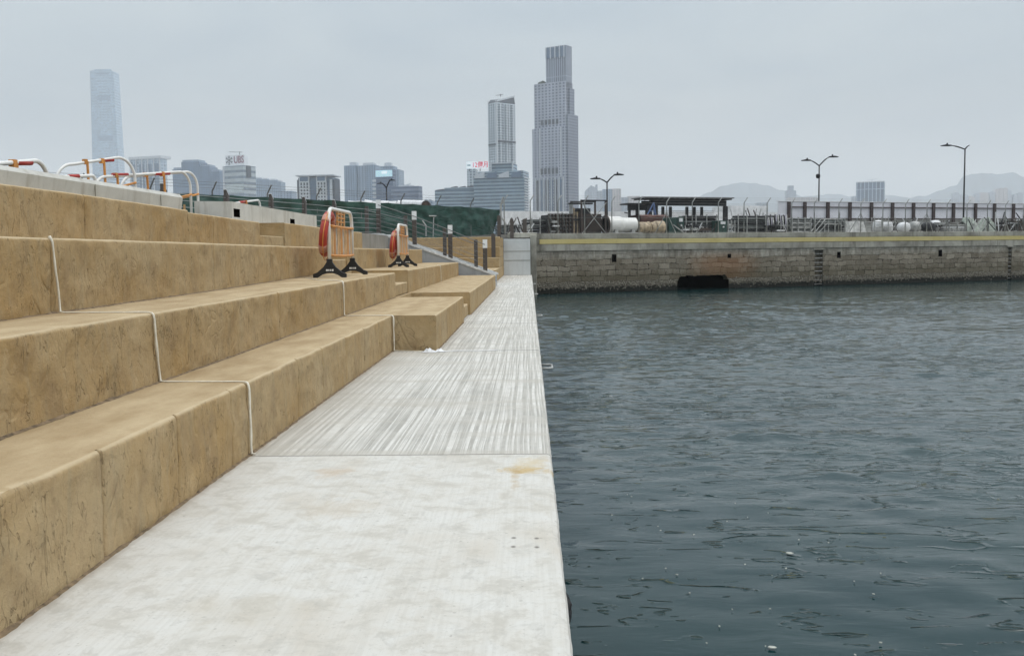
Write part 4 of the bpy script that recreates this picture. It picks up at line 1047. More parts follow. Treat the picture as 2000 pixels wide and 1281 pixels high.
def shelter():
    off = 6.0; r = Yd('shelter', 'open black steel shelter with thin flat overhanging roof', 'shelter', 1270, off)
    W_ = ywid(1270, 1418, off); Hh = yhgt(1330, 388, off)
    q = MB(); x0 = -ywid(1256, 1270, off); x1 = W_+ywid(1418, 1428, off)
    q.box(x0, x1, -.4, 1.7, Hh+.02, Hh+.10)
    ro = q.build('roof', MGALV, r)
    for i in range(18): q = MB(); x = x0+.2+(x1-x0-.4)*i/17; q.box(x-.035, x+.035, -.35, 1.65, Hh-.08, Hh+.01); q.build('rafter', MDKSTEEL, ro)
    q = MB(); q.box(0, W_, -.05, .1, Hh-.52, Hh-.12); q.build('beam', MDKSTEEL, r)
    q = MB(); q.box(0, W_, 1.2, 1.3, Hh-.40, Hh-.12); q.build('beam', MDKSTEEL, r)
    for f in (.0, .085, .28, .38, .60, .70, .80, 1.0):
        q = MB(); wd = .16 if f in (0, 1.0) else .09; q.box(W_*f-wd, W_*f+wd, 0 if f in (0, 1.0, .085) else 1.2, .2 if f in (0, 1.0, .085) else 1.35, 0, Hh-.525); q.build('column', MDKSTEEL, r)
    for i in range(7):
        q = MB(); z_ = 1.0 + i*(Hh-1.7)/7; q.box(W_*.3, W_*.98, 1.4, 1.43, z_, z_+.03); q.build('slat', MPALEPIPE, r)
    r = Yd('lean_to', 'low dark canopy on thin posts left of the black shelter', 'canopy', 1226, 7.0); W2 = ywid(1226, 1280, 7.0); H2 = yhgt(1240, 400, 7.0)
    q = MB(); q.box(-.1, W2, -.3, 1.0, H2, H2+.1); q.box(0, W2, -.05, .05, H2-.4, H2-.02); q.build('roof', MDKSTEEL, r)
    for f in (.08, .35, .7): q = MB(); q.box(W2*f-.08, W2*f+.08, 0, .15, 0, H2); q.build('column', MDKSTEEL, r)
    r = Yd('steel_truss', 'small blue A-shaped steel brace under the shelter', 'brace', 1262, 5.2); h3 = yhgt(1272, 396, 5.2); w3 = ywid(1262, 1282, 5.2)
    q = MB(); MB_blue = simple('blue_steel', (.10, .16, .32), .5)
    q.bar((0, 0, h3*.55), (w3*.75, 0, h3), .07, .07); q.bar((w3*.75, 0, h3), (w3, 0, h3*.5), .07, .07); q.bar((w3*.3, 0, h3*.75), (w3*.9, 0, h3*.72), .05, .05); q.bar((w3*.75, 0, 0), (w3*.75, 0, h3), .05, .05); q.build('member', MB_blue, r)
shelter()
def cabinet(label, px0, px1, py, off, m_=MGREENBOX, note=True):
    r = Yd('cabinet', label, 'cabinet', px0, off, 'dark green cabinets'); W_ = ywid(px0, px1, off); Hh = yhgt(px0, py, off)
    q = MB(); q.box(0, W_, 0, .8, 0, Hh); q.build('body', m_, r, bevel=.02)
    q = MB(); q.box(W_*.5-.008, W_*.5+.008, -.006, -.002, .05, Hh-.05); q.build('door_gap', MBLACK, r)
    if note:
        q = MB(); q.box(W_*.25, W_*.8, -.012, -.003, Hh*.72, Hh*.93); q.box(W_*.5, W_*.68, -.012, -.003, Hh*.45, Hh*.56); q.build('notice', MWHITEB, r)
cabinet('dark green cabinet right of the rusty drums', 1307, 1322, 425, 1.5, note=False)
cabinet('second dark green cabinet, taller, beside the pipe stack', 1323, 1336, 424, 1.7)
cabinet('dark green cabinet with white notices at the shelter right end', 1403, 1420, 431, 1.2)
pipes('grey pipes stacked under the black shelter', 1338, 1402, 421, 2.0, 4, 7, MPIPE, MDKSTEEL)
stack_sheets('grey steel trays right of the green cabinet with notices', 1421, 1436, 431, 1.6, 4, MPIPE, MPALEPIPE)
pipes('dark grey pipe stack under a long plank, right of the shelter', 1440, 1497, 421, 1.8, 4, 8, MPIPE, MDKSTEEL)
def bars(label, px0, px1, py, off, n, m1, m2):
    r = Yd('upright_pipe_bundle', label, 'pipe bundle', px0, off); W_ = ywid(px0, px1, off); Hh = yhgt(px0, py, off); rnd = random.Random(4)
    for i in range(n):
        q = MB(); x = W_*(i+.5)/n; h = Hh*rnd.uniform(.82, 1.02); q.tube([(x, rnd.uniform(0, .15), 0), (x+rnd.uniform(-.05, .05), .2, h)], W_/n*.36, 7); q.build('pipe', (m1, m2, MDKSTEEL)[i % 3], r, smooth=True)
    q = MB(); q.box(-.05, W_+.05, .35, 1.0, 0, Hh*.95); q.build('backing', MDKSTEEL, r)
bars('mauve-white upright pipes bundled between two stacks', 1500, 1541, 419, 1.7, 14, simple('mauve_white', (.36, .34, .40), .5), MPALEPIPE)
pipes('light grey scaffold tubes stacked near the middle of the yard', 1546, 1585, 426, 1.6, 4, 7, MPALEPIPE, MPIPE)
pipes('long grey tubes stacked behind a slanted handrail', 1590, 1652, 427, 2.4, 4, 6, MPIPE, MDKSTEEL)
def handr():
    r = Yd('slanted_handrail', 'pale slanted tube handrail in front of the long grey tubes', 'handrail', 1593, 1.0); a = ywid(1593, 1612, 1.0); h = yhgt(1600, 428, 1.0); b_ = ywid(1593, 1655, 1.0)
    for dy in (0, .5):
        q = MB(); q.tube([(0, dy, .1), (a, dy, h), (b_*.8, dy, h*.98), (b_, dy, h*.5)], .035, 7); q.build('rail', MPALEPIPE, r)
        q = MB(); q.tube([(a*.3, dy, 0), (a*1.2, dy, h*.7), (b_*.8, dy, h*.6)], .025, 7); q.build('rail', MPALEPIPE, r)
    for f in (.4, .6, .8): q = MB(); q.tube([(b_*f, 0, 0), (b_*f, 0, h)], .03, 6); q.build('post', MPALEPIPE, r)
handr()
def sheets(label, px0, px1, py, off, m_, seed):
    r = Yd('panel_stack', label, 'leaning panels', px0, off); W_ = ywid(px0, px1, off); Hh = yhgt(px0, py, off); rnd = random.Random(seed)
    for i in range(5):
        q = MB(); x0 = W_*(.0+.17*i); q.add([(x0, .0+.1*i, 0), (x0+W_*.32, .0+.1*i, 0), (x0+W_*.36, .35+.1*i, Hh*rnd.uniform(.85, 1)), (x0+W_*.12, .35+.1*i, Hh*rnd.uniform(.8, 1)),
              (x0, .03+.1*i, 0), (x0+W_*.32, .03+.1*i, 0), (x0+W_*.36, .38+.1*i, Hh*.9), (x0+W_*.12, .38+.1*i, Hh*.9)], [(0, 1, 2, 3), (7, 6, 5, 4), (0, 3, 7, 4), (1, 5, 6, 2), (3, 2, 6, 7)]); q.build('panel', m_, r)
sheets('pale grey panels leaning together right of the slanted handrail', 1652, 1700, 430, 1.4, MPALEPIPE, 1)
def scaf(label, px0, px1, py, off):
    r = Yd('scaffold_rack', label, 'scaffold rack', px0, off); W_ = ywid(px0, px1, off); Hh = yhgt(px0, py, off)
    for i in range(4):
        [(lambda q: (q.tube([(W_*i/3, y_, 0), (W_*i/3, y_, Hh)], .035, 6), q.build('post', MPALEPIPE, r)))(MB()) for y_ in (0, 1)]
    for z_ in (.35, .7):
        q = MB(); q.tube([(0, 0, Hh*z_), (W_, 0, Hh*z_)], .03, 6); q.tube([(0, 1, Hh*z_), (W_, 1, Hh*z_)], .03, 6); q.build('rail', MPALEPIPE, r)
    return r, W_, Hh
scaf('pale scaffold rack holding white sacks, right of the leaning panels', 1708, 1748, 424, 1.3)
def sack(label, px, py, off, wpx, m_=MWHITEB, sq=.8):
    r_ = ywid(px-wpx/2, px+wpx/2, off)/2; s, _, _ = yard(px, 440, off); p = WA + WD*s - WN*off
    m2 = MB(); vs = []; n = 14; sd = px
    hgt = yhgt(px, py, off)/2
    for a in range(n):
        for b_ in range(9):
            u, v = 2*math.pi*a/n, math.pi*b_/8
            d = Vector((math.sin(v)*math.cos(u), math.sin(v)*math.sin(u), math.cos(v))); k = 1+.25*noise.noise(d*1.9+Vector((sd, 0, 0)))
            x, y, z_ = d.x*k, d.y*k, d.z
            vs.append((math.copysign(abs(x)**sq, x)*r_, math.copysign(abs(y)**sq, y)*.4, hgt+hgt*max(-1, math.copysign(abs(z_)**sq, z_))))
    m2.add(vs, [(a*n_+b_, ((a+1) % n)*n_+b_, ((a+1) % n)*n_+b_+1, a*n_+b_+1) for n_ in (9,) for a in range(n) for b_ in range(8)])
    tag(m2.build('sack', m_, loc=(p.x, p.y, TOPZ-.02), rz=WANG, smooth=True), label, 'sack', 'bulk sacks in the yard')
sack('white bulk sack at the left end of the scaffold rack', 1715, 430, 1.8, 15)
sack('white bulk sack in the middle of the scaffold rack', 1733, 432, 1.8, 16)
sack('white bulk sack just right of the scaffold rack', 1765, 434, 1.6, 20)
sack('grey-white bulk sack by the dark bundle', 1787, 432, 1.8, 18, MPALEPIPE)
sack('black wrapped bundle between the white sacks', 1813, 434, 1.6, 22, MDKSTEEL)
sack('white bulk sack behind the black bundle', 1826, 430, 2.6, 18)
stack_sheets('white boards stacked low under the hoarding', 1852, 1888, 437, 1.4, 4, MWHITEB, MPALEPIPE, name='board_stack', cat='board stack')
def cloths():
    r = Yd('canvas_heap', 'pale green crumpled canvas and poles heaped near the right end of the yard', 'canvas heap', 1893, 1.5); W_ = ywid(1893, 1952, 1.5); Hh = yhgt(1920, 423, 1.5)
    MC = simple('pale_green_canvas', (.36, .40, .35), .7, 0, .3, 3); n = 34; q = MB(); vs = []
    for i in range(n+1):
        for j in range(9):
            x = W_*i/n; k_ = [0, .3, .6, .85, 1, .9, .6, .3, 0][j]; hh_ = Hh*(.45+.5*abs(math.sin(x*1.7+.6)))*k_
            vs.append((x + .15*noise.noise(Vector((x*3, j, 1))), .1+j*.13+.12*noise.noise(Vector((x*4, j*.8, 5))), max(0, hh_*(1+.35*noise.noise(Vector((x*5, j*.9, 9)))))))
    q.add(vs, [(i*9+j, (i+1)*9+j, (i+1)*9+j+1, i*9+j+1) for i in range(n) for j in range(8)]); q.build('canvas', MC, r)
    rnd = random.Random(12)
    for i in range(9):
        q = MB(); x = rnd.uniform(0, W_); q.tube([(x, -.05, 0), (min(W_, max(0, x+rnd.uniform(-1.4, 1.4))), .1, Hh*rnd.uniform(.7, 1.0))], .035, 6); q.build('pole', (MPALEPIPE, MDKSTEEL)[i % 2], r)
cloths()
sheets('grey posts and boards leaning at the foot of the hoarding', 1835, 1850, 428, 2.2, MPALEPIPE, 6)
def scrap():
    r = Yd('scrap_heap', 'rust-brown heap of scrap frames at the right picture edge', 'scrap heap', 1962, 1.5); W_ = ywid(1962, 2040, 1.5); Hh = yhgt(1970, 415, 1.5); rnd = random.Random(9)
    for i in range(26):
        q = MB(); a = Vector((rnd.uniform(0, W_), rnd.uniform(0, 1.5), rnd.uniform(0, Hh*.7))); b_ = a + Vector((rnd.uniform(-1, 1), rnd.uniform(-.3, .3), rnd.uniform(-.5, .9))); b_.z = min(max(b_.z, .05), Hh)
        q.bar(a, b_, .07, .05); q.build('beam', (MRUST, MDKSTEEL, MPALEPIPE)[i % 3], r)
    q = MB(); q.box(0, W_, .4, 1.4, 0, Hh*.5); q.build('body', MRUST, r)
scrap()
def sticks(label, px0, px1, py, off, n, seed, cat='rod bundle'):
    r = Yd('rod_bundle', label, cat, px0, off); W_ = ywid(px0, px1, off); Hh = yhgt(px0, py, off); rnd = random.Random(seed)
    for i in range(n):
        q = MB(); x = rnd.uniform(0, W_); a = Vector((x, rnd.uniform(0, .8), 0)); b_ = a + Vector((rnd.uniform(-.9, .9), rnd.uniform(-.2, .3), Hh*rnd.uniform(.45, 1.0)))
        q.tube([a, b_], rnd.uniform(.02, .045), 5); q.build('rod', (MPALEPIPE, MWHITEB, MDKSTEEL, MRUST, MPIPE)[rnd.randrange(5)], r)
    for i in range(n//3):
        q = MB(); x = rnd.uniform(0, W_*.7); z_ = rnd.uniform(.05, Hh*.6); q.box(x, x+rnd.uniform(.3, W_*.5), rnd.uniform(0, .4), rnd.uniform(.5, .9), z_, z_+rnd.uniform(.06, .22)); q.build('board', (MWHITEB, MPALEPIPE, MDKSTEEL, MRUST)[rnd.randrange(4)], r)
sticks('jumble of rods and boards in front of the dark plates by the pier', 990, 1034, 424, 1.5, 14, 21)
sticks('pale rods leaning between the brown rack and the fence', 1078, 1116, 414, 1.3, 9, 22)
sticks('rods and scraps lying in front of the pipes under the shelter', 1340, 1400, 434, 1.0, 18, 23)
sticks('white rods standing behind the pipe stack right of the shelter', 1428, 1498, 404, 4.0, 18, 24)
sticks('tangle of rods in front of the mauve upright bundle', 1504, 1546, 430, 1.1, 12, 25)
sticks('loose rods on top of the light grey scaffold tubes', 1548, 1588, 417, 2.4, 10, 26)
sticks('thin upright rods behind the long grey tubes', 1596, 1650, 412, 3.2, 12, 27)
sticks('jumble of boards and rods around the white sacks', 1752, 1832, 424, 2.2, 22, 28)
sticks('rods and white strips right of the black bundle', 1832, 1896, 428, 1.8, 16, 29)
sticks('rusty rods and boards by the right picture edge', 1950, 2010, 412, 1.2, 16, 30)
# low white barriers and sheds far back in the yard
def longbox(name, label, cat, px0, px1, y0, y1, off, m_, d=.6, group=None):
    r = Yd(name, label, cat, px0, off, group); W_ = ywid(px0, px1, off); z0, z1 = yhgt((px0+px1)/2, y1, off), yhgt((px0+px1)/2, y0, off)
    q = MB(); q.box(0, W_, 0, d, max(0, z0), z1); q.build('panel', m_, r); return r, W_, z0, z1
longbox('low_hoarding', 'low white hoarding across the back of the yard, left half', 'hoarding', 985, 1262, 413, 440, 14, MWHITEB)
longbox('low_hoarding', 'low white hoarding seen through the shelter', 'hoarding', 1262, 1545, 414, 440, 15, MWHITEB)
longbox('site_hut', 'flat white site hut behind the pipe stacks', 'hut', 1428, 1500, 402, 440, 18, MWHITEB, 3)
# big white hoarding with dark posts
hr = Yd('hoarding', 'tall white panelled hoarding with dark brown posts along the back of the yard', 'hoarding', 1520, 9.0)
W_ = ywid(1520, 2060, 9.0); zt, zb = yhgt(1760, 396, 9), yhgt(1760, 428, 9)
MPANEL = simple('mauve_white_panel', (.66, .66, .71), .5, 0, .08, .8)
hp = [1540, 1571, 1616, 1659, 1701, 1742, 1783, 1822, 1861, 1904, 1941, 1978, 2015]
xs_ = [ywid(1520, p_, 9.0) for p_ in hp]
ed = [0.0] + xs_ + [W_]
for a, b_ in zip(ed, ed[1:]):
    q = MB(); q.box(a+.01, b_-.01, .05, .12, zb, zt); q.build('panel', MPANEL, hr)
for x in xs_:
    q = MB(); q.box(x-.12, x+.12, -.12, .045, zb-.25, zt-.02); q.build('post', simple('dark_brown_post', (.045, .028, .028), .6) if x == xs_[0] else bpy.data.materials['dark_brown_post'], hr)
for z_ in (zt-.42, zb+.02):
    q = MB(); q.box(ywid(1520, 1545, 9), W_, -.05, .03, z_-.035, z_+.035); q.build('rail', bpy.data.materials['dark_brown_post'], hr)
q = MB(); q.box(0, W_, .0, .3, zt, zt+.05); q.build('cap', MWHITEB, hr)
q = MB(); q.box(0, W_, .2, .5, 0, zb); q.build('base', MGREY, hr)

# ------------------------------------------------------------------ green netting fence, left of the yard
nf = empty('netting_fence', (-2.4, 70, 2.3), label='dark green netting fence with cranked posts and barbed wire behind the seating', cat='fence')
NA = at(978, 407, 70); NB = at(365, 377, 48)
NB = NB + (NB-NA)*.35
n = 220; rows = 18; vs = []
for i in range(n+1):
    f = i/n; p = NA.lerp(NB, f)
    tz = p.z - .05*abs(math.sin(f*15*math.pi)) - (.10*max(0, 1-f*12))
    for j in range(rows+1):
        g = j/rows; zz = tz + (2.05-tz)*g
        dy = .35*noise.noise(Vector((f*34, g*2.5+f*10, 0))) + .16*noise.noise(Vector((f*90, g*7+f*30, 4)))
        sag = (.9*(1-f*22)*g if f*22 < 1 else 0)
        vs.append(Vector((p.x - sag*.9, p.y+dy, zz)) - nf.location)
q = MB(); q.add(vs, [(i*(rows+1)+j, (i+1)*(rows+1)+j, (i+1)*(rows+1)+j+1, i*(rows+1)+j+1) for i in range(n) for j in range(rows)])
q.build('netting', MNET, nf, smooth=True)
L = (NB-NA).length; k = int(L/3.3)
for i in range(k+1):
    p = NA.lerp(NB, i/k) - nf.location; q = MB()
    q.tube([(p.x, p.y+.15, -.3), (p.x, p.y+.15, p.z+.15), (p.x+.28, p.y, p.z+.62)], .04, 7); q.build('post', MGALV if i else MPALEPIPE, nf)
q = MB()
for kk in range(3): q.tube([NA-nf.location+Vector((.1+.08*kk, .1, .30+.14*kk)), NB-nf.location+Vector((.1+.08*kk, .1, .30+.14*kk))], .008, 4)
q.build('barbed_wire', MGALV, nf)
# frames just right of the netting
r = empty('pole_scaffold', at(984, 462, 66), label='pale leaning pole frame at the right end of the green netting', cat='steel frame'); o = r.location
q = MB(); q.tube([at(978, 462, 66)-o, at(978, 400, 66)-o, at(983, 385, 66)-o], .07, 7); q.build('post', MPALEPIPE, r)
q = MB(); q.tube([at(980, 425, 66)-o, at(1000, 455, 66)-o], .05, 6); q.tube([at(1000, 425, 66)-o, at(984, 455, 66)-o], .05, 6); q.build('brace', MPALEPIPE, r)
# white pipes behind the netting
PB = empty('concrete_pipe', at(835, 415, 95), label='large white concrete pipe section lying behind the green netting', cat='pipe'); o = PB.location
q = MB(); a = at(788, 400, 98)-o; b_ = at(832, 401.5, 92)-o; rad = 9.5*95/FPX*1.0
q.tube([a, b_], rad, 20, cap=False); q.build('shell', MWHITEB, PB, smooth=True)
q = MB(); q.tube([b_ - (b_-a).normalized()*.02, b_ + (b_-a).normalized()*.03], rad*1.08, 20, cap=False); q.tube([a.lerp(b_, .45), a.lerp(b_, .47)], rad*1.04, 20); q.build('collar', MWHITEB, PB)
q = MB(); q.tube([b_+(b_-a).normalized()*.0, b_+(b_-a).normalized()*.015], rad*.84, 20); q.build('bore', MRUST, PB)
r = empty('wrapped_pipe_bundle', at(680, 420, 96), label='long white plastic-wrapped bundle behind the green netting, left of the pipe section', cat='wrapped bundle'); o = r.location
rnd = random.Random(5)
for i in range(7):
    q = MB(); a = at(680+i*16, 399+rnd.uniform(-1, 2), 98)-o; b_ = at(680+(i+1)*16-1, 400+rnd.uniform(-1, 2), 98)-o; q.tube([a, b_], .38*rnd.uniform(.8, 1.1), 9); q.build('wrap', MWHITEB, r)

# ------------------------------------------------------------------ skyline
def tower(name, label, px, D, th, cat='building', group='high-rises across the harbour', z0=0, row=375):
    p = at(px, row, D); return empty(name, (p.x, p.y, z0), -th, label=label, cat=cat, group=group)
def zat(px, py, D): return at(px, py, D).z
class T:
    """a tower with its near corner at pixel column c; face A goes left, face B right"""
    def __init__(s, name, label, c, D, th_deg, **k):
        s.c, s.D, s.th = c, D, R(th_deg); s.o = tower(name, label, c, D, s.th, **k)
    def w(s, a): return (s.c-a)*s.D/FPX/math.cos(s.th) if s.th < 1.5 else 0       # px left of corner -> metres on face A
    def d(s, b_): return (b_-s.c)*s.D/FPX/max(.05, math.sin(s.th))                # px right of corner -> metres on face B
    def z(s, y): return zat(s.c, y, s.D)
    def box(s, part, m_, a, b_, y0, y1, inset=(0, 0), par=None, d=None, proud=0, x1=None):
        """a: left px, b_: right px (face B end) or None with depth d in m; rows y0 (top) .. y1 (bottom)"""
        W_ = s.w(a); dd = d if d is not None else s.d(b_)
        q = MB(); q.box(-W_, (x1 if x1 is not None else 0), inset[1], dd, 0 if y1 is None else s.z(y1), s.z(y0)); return q.build(part, m_, par or s.o)
    def faceA(s, part, m_, a, b_, y0, y1, t_=.6, par=None):       # thin slab on face A between px a..b_
        q = MB(); q.box(-s.w(a), -s.w(b_), -t_, -.02, s.z(y1), s.z(y0)); return q.build(part, m_, par or s.o)
    def faceB(s, part, m_, a, b_, y0, y1, t_=.6, par=None):
        q = MB(); q.box(.02, t_, s.d(a), s.d(b_), s.z(y1), s.z(y0)); return q.build(part, m_, par or s.o)
FG = simple('pale_fin', (.55, .58, .62), .5, 0, .05, .1, 0)
DG = simple('dark_glass', (.055, .065, .085), .2, 0, .2, .1, 0)
MG = simple('blue_grey_glass', (.10, .16, .25), .2, 0, .15, .1, 0)

# tall stepped tower
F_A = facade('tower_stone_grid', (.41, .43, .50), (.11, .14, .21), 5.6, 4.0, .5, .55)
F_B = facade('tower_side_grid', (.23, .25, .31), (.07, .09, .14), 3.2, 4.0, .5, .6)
F_C = facade('tower_crown_fins', (.33, .36, .43), (.12, .145, .20), 3.4, 60, .5, .98)
k = T('skyscraper', 'tallest grey stone-and-glass stepped tower in the middle of the skyline', 1106, 1350, 32, row=200)
k.box('shaft', F_C, 1068, 1118, 88, 170)
q = MB(); q.box(-k.w(1068)+1, -.5, -.9, -.02, k.z(110), k.z(90)); cr = q.build('crown_glazing', MG, k.o)
for i in range(5):
    x = -k.w(1068) + (k.w(1068)-1)*(i+.02)/4.3; q = MB(); q.box(x, x+1.4, -1.6, -.92, k.z(112), k.z(88)); q.build('fin', FG, cr)
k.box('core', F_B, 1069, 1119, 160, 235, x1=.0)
k.box('mid_block', F_A, 1046, 1113, 158.5, 260, inset=(0, -2))
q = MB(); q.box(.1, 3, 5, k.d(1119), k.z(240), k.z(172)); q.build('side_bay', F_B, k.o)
q = MB(); q.box(-k.w(1043), .5, -4, k.d(1113), 0, k.z(248)); lb = q.build('lower_block', F_A, k.o)
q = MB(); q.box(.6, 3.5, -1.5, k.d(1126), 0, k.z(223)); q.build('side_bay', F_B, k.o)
for (y0, y1, pr_) in ((231, 241, -2.02), (327, 339, -4.02)):
    for i in range(5):
        a = 1059+i*7.2; q = MB(); q.box(-k.w(a), -k.w(a+4.2), pr_-.7, pr_, k.z(y1), k.z(y0)); q.build('window', DG, k.o)
for i in range(6):
    a = 1051+i*8.4; q = MB(); q.box(-k.w(a), -k.w(a+6), -4.6, -4.02, 4, k.z(350)); q.build('window', MG if i % 2 else DG, k.o)
for i in range(8):
    a = 1048.5+i*7.6; q = MB(); q.box(-k.w(a), -k.w(a+1.6), -5.6, -4.05, 3, k.z(346)); q.build('fin', FG, k.o)
for a in (1057, 1097): q = MB(); q.box(-k.w(a), -k.w(a+2.0), -5.0, -4.02, k.z(345), k.z(248)); q.build('fin', FG, k.o)
for i, (a, s_) in enumerate(((1053, 3.4), (1058, 4.2), (1061, 3))):
    q = MB(); q.lathe([(s_, 0), (s_*.9, s_*.8), (0, s_*1.3)], (-k.w(a), 5, k.z(158.5)), n=10); q.build('roof_tree', simple('roof_foliage', (.04, .055, .04), .9) if i == 0 else bpy.data.materials['roof_foliage'], k.o)

# residential tower left of it
F_R = facade('residential_grid', (.52, .57, .61), (.13, .17, .22), 4.4, 3.4, .55, .6)
F_R2 = facade('residential_side', (.50, .54, .58), (.10, .13, .17), 5.5, 3.4, .6, .7)
k = T('skyscraper', 'pale residential tower with sloping glass roof, left of the tallest tower', 971, 1300, 48, row=270)
k.box('shaft', F_R, 953, 1006, 200, None)
q = MB(); W_, D_ = k.w(953), k.d(1006); zt_ = k.z(200)
q.add([(-W_, 0, zt_+.05), (0, 0, zt_+.05), (0, D_, zt_+.05), (-W_, D_, zt_+.05), (-W_*.9, D_*.1, k.z(192)), (-2, 2, k.z(197)), (-2, D_, k.z(186)), (-W_*.8, D_, k.z(187))], [(0, 1, 5, 4), (1, 2, 6, 5), (2, 3, 7, 6), (3, 0, 4, 7), (4, 5, 6, 7)])
q.build('roof', DG, k.o)
q = MB(); q.bar((-2, 1, k.z(197)), (-1, D_, k.z(184)), 2.2, 2.2); q.bar((-W_, 0, k.z(196)), (-W_, D_, k.z(187)), 1.5, 1.5); q.build('roof_edge', FG, k.o)
for a, b_ in ((969, 971.0),): q = MB(); q.box(-k.w(a), .8, -.8, .8, 0, k.z(200)); q.build('fin', FG, k.o)
for f in (.1, .42, .75): q = MB(); q.box(.0, 1.6, D_*f, D_*f+D_*.16, 0, k.z(203)); q.build('bay', F_R2, k.o)
q = MB(); q.box(-.5, 1.8, 1, D_-1, k.z(278), k.z(274)); q.box(-W_+1, -2, -1, .4, k.z(283), k.z(280)); q.build('sky_garden_band', DG, k.o)
q = MB(); q.bar((-W_*.4, D_*.4, k.z(186)), (-W_*.4, D_*.4, k.z(181)), .8); q.bar((-W_*.9, D_*.4, k.z(182)), (-W_*.1, D_*.4, k.z(183)), .6); q.build('gondola', DG, k.o)

# hotel podium wide block below it
F_S = facade('striped_office', (.27, .36, .43), (.08, .13, .19), 0, 4.1, .5, .48)
F_S2 = facade('striped_office_fine', (.30, .39, .46), (.08, .13, .19), 0, 3.3, .5, .5)
k = T('office_block', 'wide terraced block with horizontal bands below the residential tower', 1024, 1150, 12)
k.box('body', F_S, 925, 1032, 346, None)
k.box('upper_floors', F_S2, 934, None, 333, 346.2, d=30, x1=-k.w(1015)*.15)
q = MB(); q.box(-k.w(958), -k.w(1001), 4, 26, k.z(333), k.z(318)); q.build('penthouse', F_S, k.o)
for i in range(4):
    x0, x1 = -k.w(927+i*24), -k.w(927+i*24+20); q = MB(); q.prism([(x0, k.z(346)), (x1, k.z(346)), (x1, k.z(333)), (x0, k.z(340))], -1.6, -.1, 'y'); q.build('roof_screen', MG if i % 2 else FG, k.o)
for i in range(24):
    y = 346+i*5.2; q = MB(); q.box(-.2, 1.5, 0, k.d(1032)*1.1, k.z(y+2), k.z(y)); q.build('balcony', FG, k.o)
q = MB(); q.box(-k.w(958), -k.w(960), 1, 3, k.z(333), k.z(312)); q.box(-k.w(1000), -k.w(1002), 1, 3, k.z(333), k.z(314)); q.box(-k.w(957), -k.w(1002), 1, 3, k.z(318), k.z(316)); q.build('roof_frame', FG, k.o)
k = T('office_block', 'low wide banded block with dark roof plant, left of the terraced block', 926, 1180, 5)
k.box('body', F_S, 849, None, 371, None, d=40)
k.box('roof_floor', F_S2, 868, None, 366, 371.1, d=30)
for i, (a, b_, y) in enumerate(((850, 866, 368), (880, 892, 363), (897, 908, 363), (912, 924, 362))):
    q = MB(); q.prism([(-k.w(a), k.z(371)), (-k.w(b_), k.z(371)), (-k.w(b_), k.z(y)), (-k.w(a), k.z(y+2))], 1, 12, 'y'); q.build('roof_plant', DG, k.o)

def text_mesh(body, size, m_, name, parent, loc, rot, ext=.05, sx=1.0):
    c = bpy.data.curves.new(name, 'FONT'); c.body = body; c.size = size; c.extrude = ext; c.align_x = 'CENTER'; c.align_y = 'CENTER'; c.resolution_u = 3; c.offset = size*.018
    o_ = bpy.data.objects.new(name+'_src', c); COL.objects.link(o_)
    bpy.context.view_layer.update()
    me = bpy.data.meshes.new_from_object(o_.evaluated_get(bpy.context.evaluated_depsgraph_get()))
    bpy.data.objects.remove(o_)
    me.materials.clear(); me.materials.append(m_)
    ob = bpy.data.objects.new(name, me); COL.objects.link(ob); ob.parent = parent; ob.location = loc; ob.rotation_euler = rot; ob.scale = (sx, 1, 1)
    return ob
def emis(name, c, s_):
    m_, t_, b__ = mat(name); P(t_, b__, Base_Color=c, Emission_Color=c, Emission_Strength=s_, Roughness=.4); return m_
# narrow tower carrying the billboard
k = T('office_block', 'slim pale tower carrying the white and pink billboard', 930, 1250, 4)
k.box('body', F_R, 913, None, 330, None, d=22)
kb = k.o
def sign(label, name, px0, px1, y0, y1, D, cat, mb_, thick=.8):
    p = at((px0+px1)/2, (y0+y1)/2, D); W_ = (px1-px0)*D/FPX; Hh = (y1-y0)*D/FPX
    r = empty(name, p, 0, label=label, cat=cat)
    q = MB(); q.box(-W_/2, W_/2, 0, thick, -Hh/2, Hh/2); q.build('board', mb_, r)
    q = MB(); q.box(-W_*.4, -W_*.36, thick, thick+1.5, -Hh/2-3, Hh/2); q.box(W_*.1, W_*.14, thick, thick+1.5, -Hh/2-3, Hh/2); q.build('support', DG, r)
    return r, W_, Hh
r, W_, Hh = sign('white rooftop billboard with pink 12 and Chinese characters', 'billboard', 911.5, 953.5, 316.2, 329.5, 1240, 'billboard', emis('billboard_white', (.80, .88, .92), .38))
text_mesh('12個月', Hh*.95, emis('billboard_pink', (.75, .04, .10), .22), 'lettering', r, (W_*.13, -.12, 0), (math.pi/2, 0, 0), sx=.86)
q = MB()
for i in range(3): q.box(-W_*.46+i*W_*.052, -W_*.46+i*W_*.052+W_*.036, -.15, -.03, -Hh*.13, Hh*.12)
q.build('small_lettering', simple('teal_print', (.04, .16, .17), .5), r)

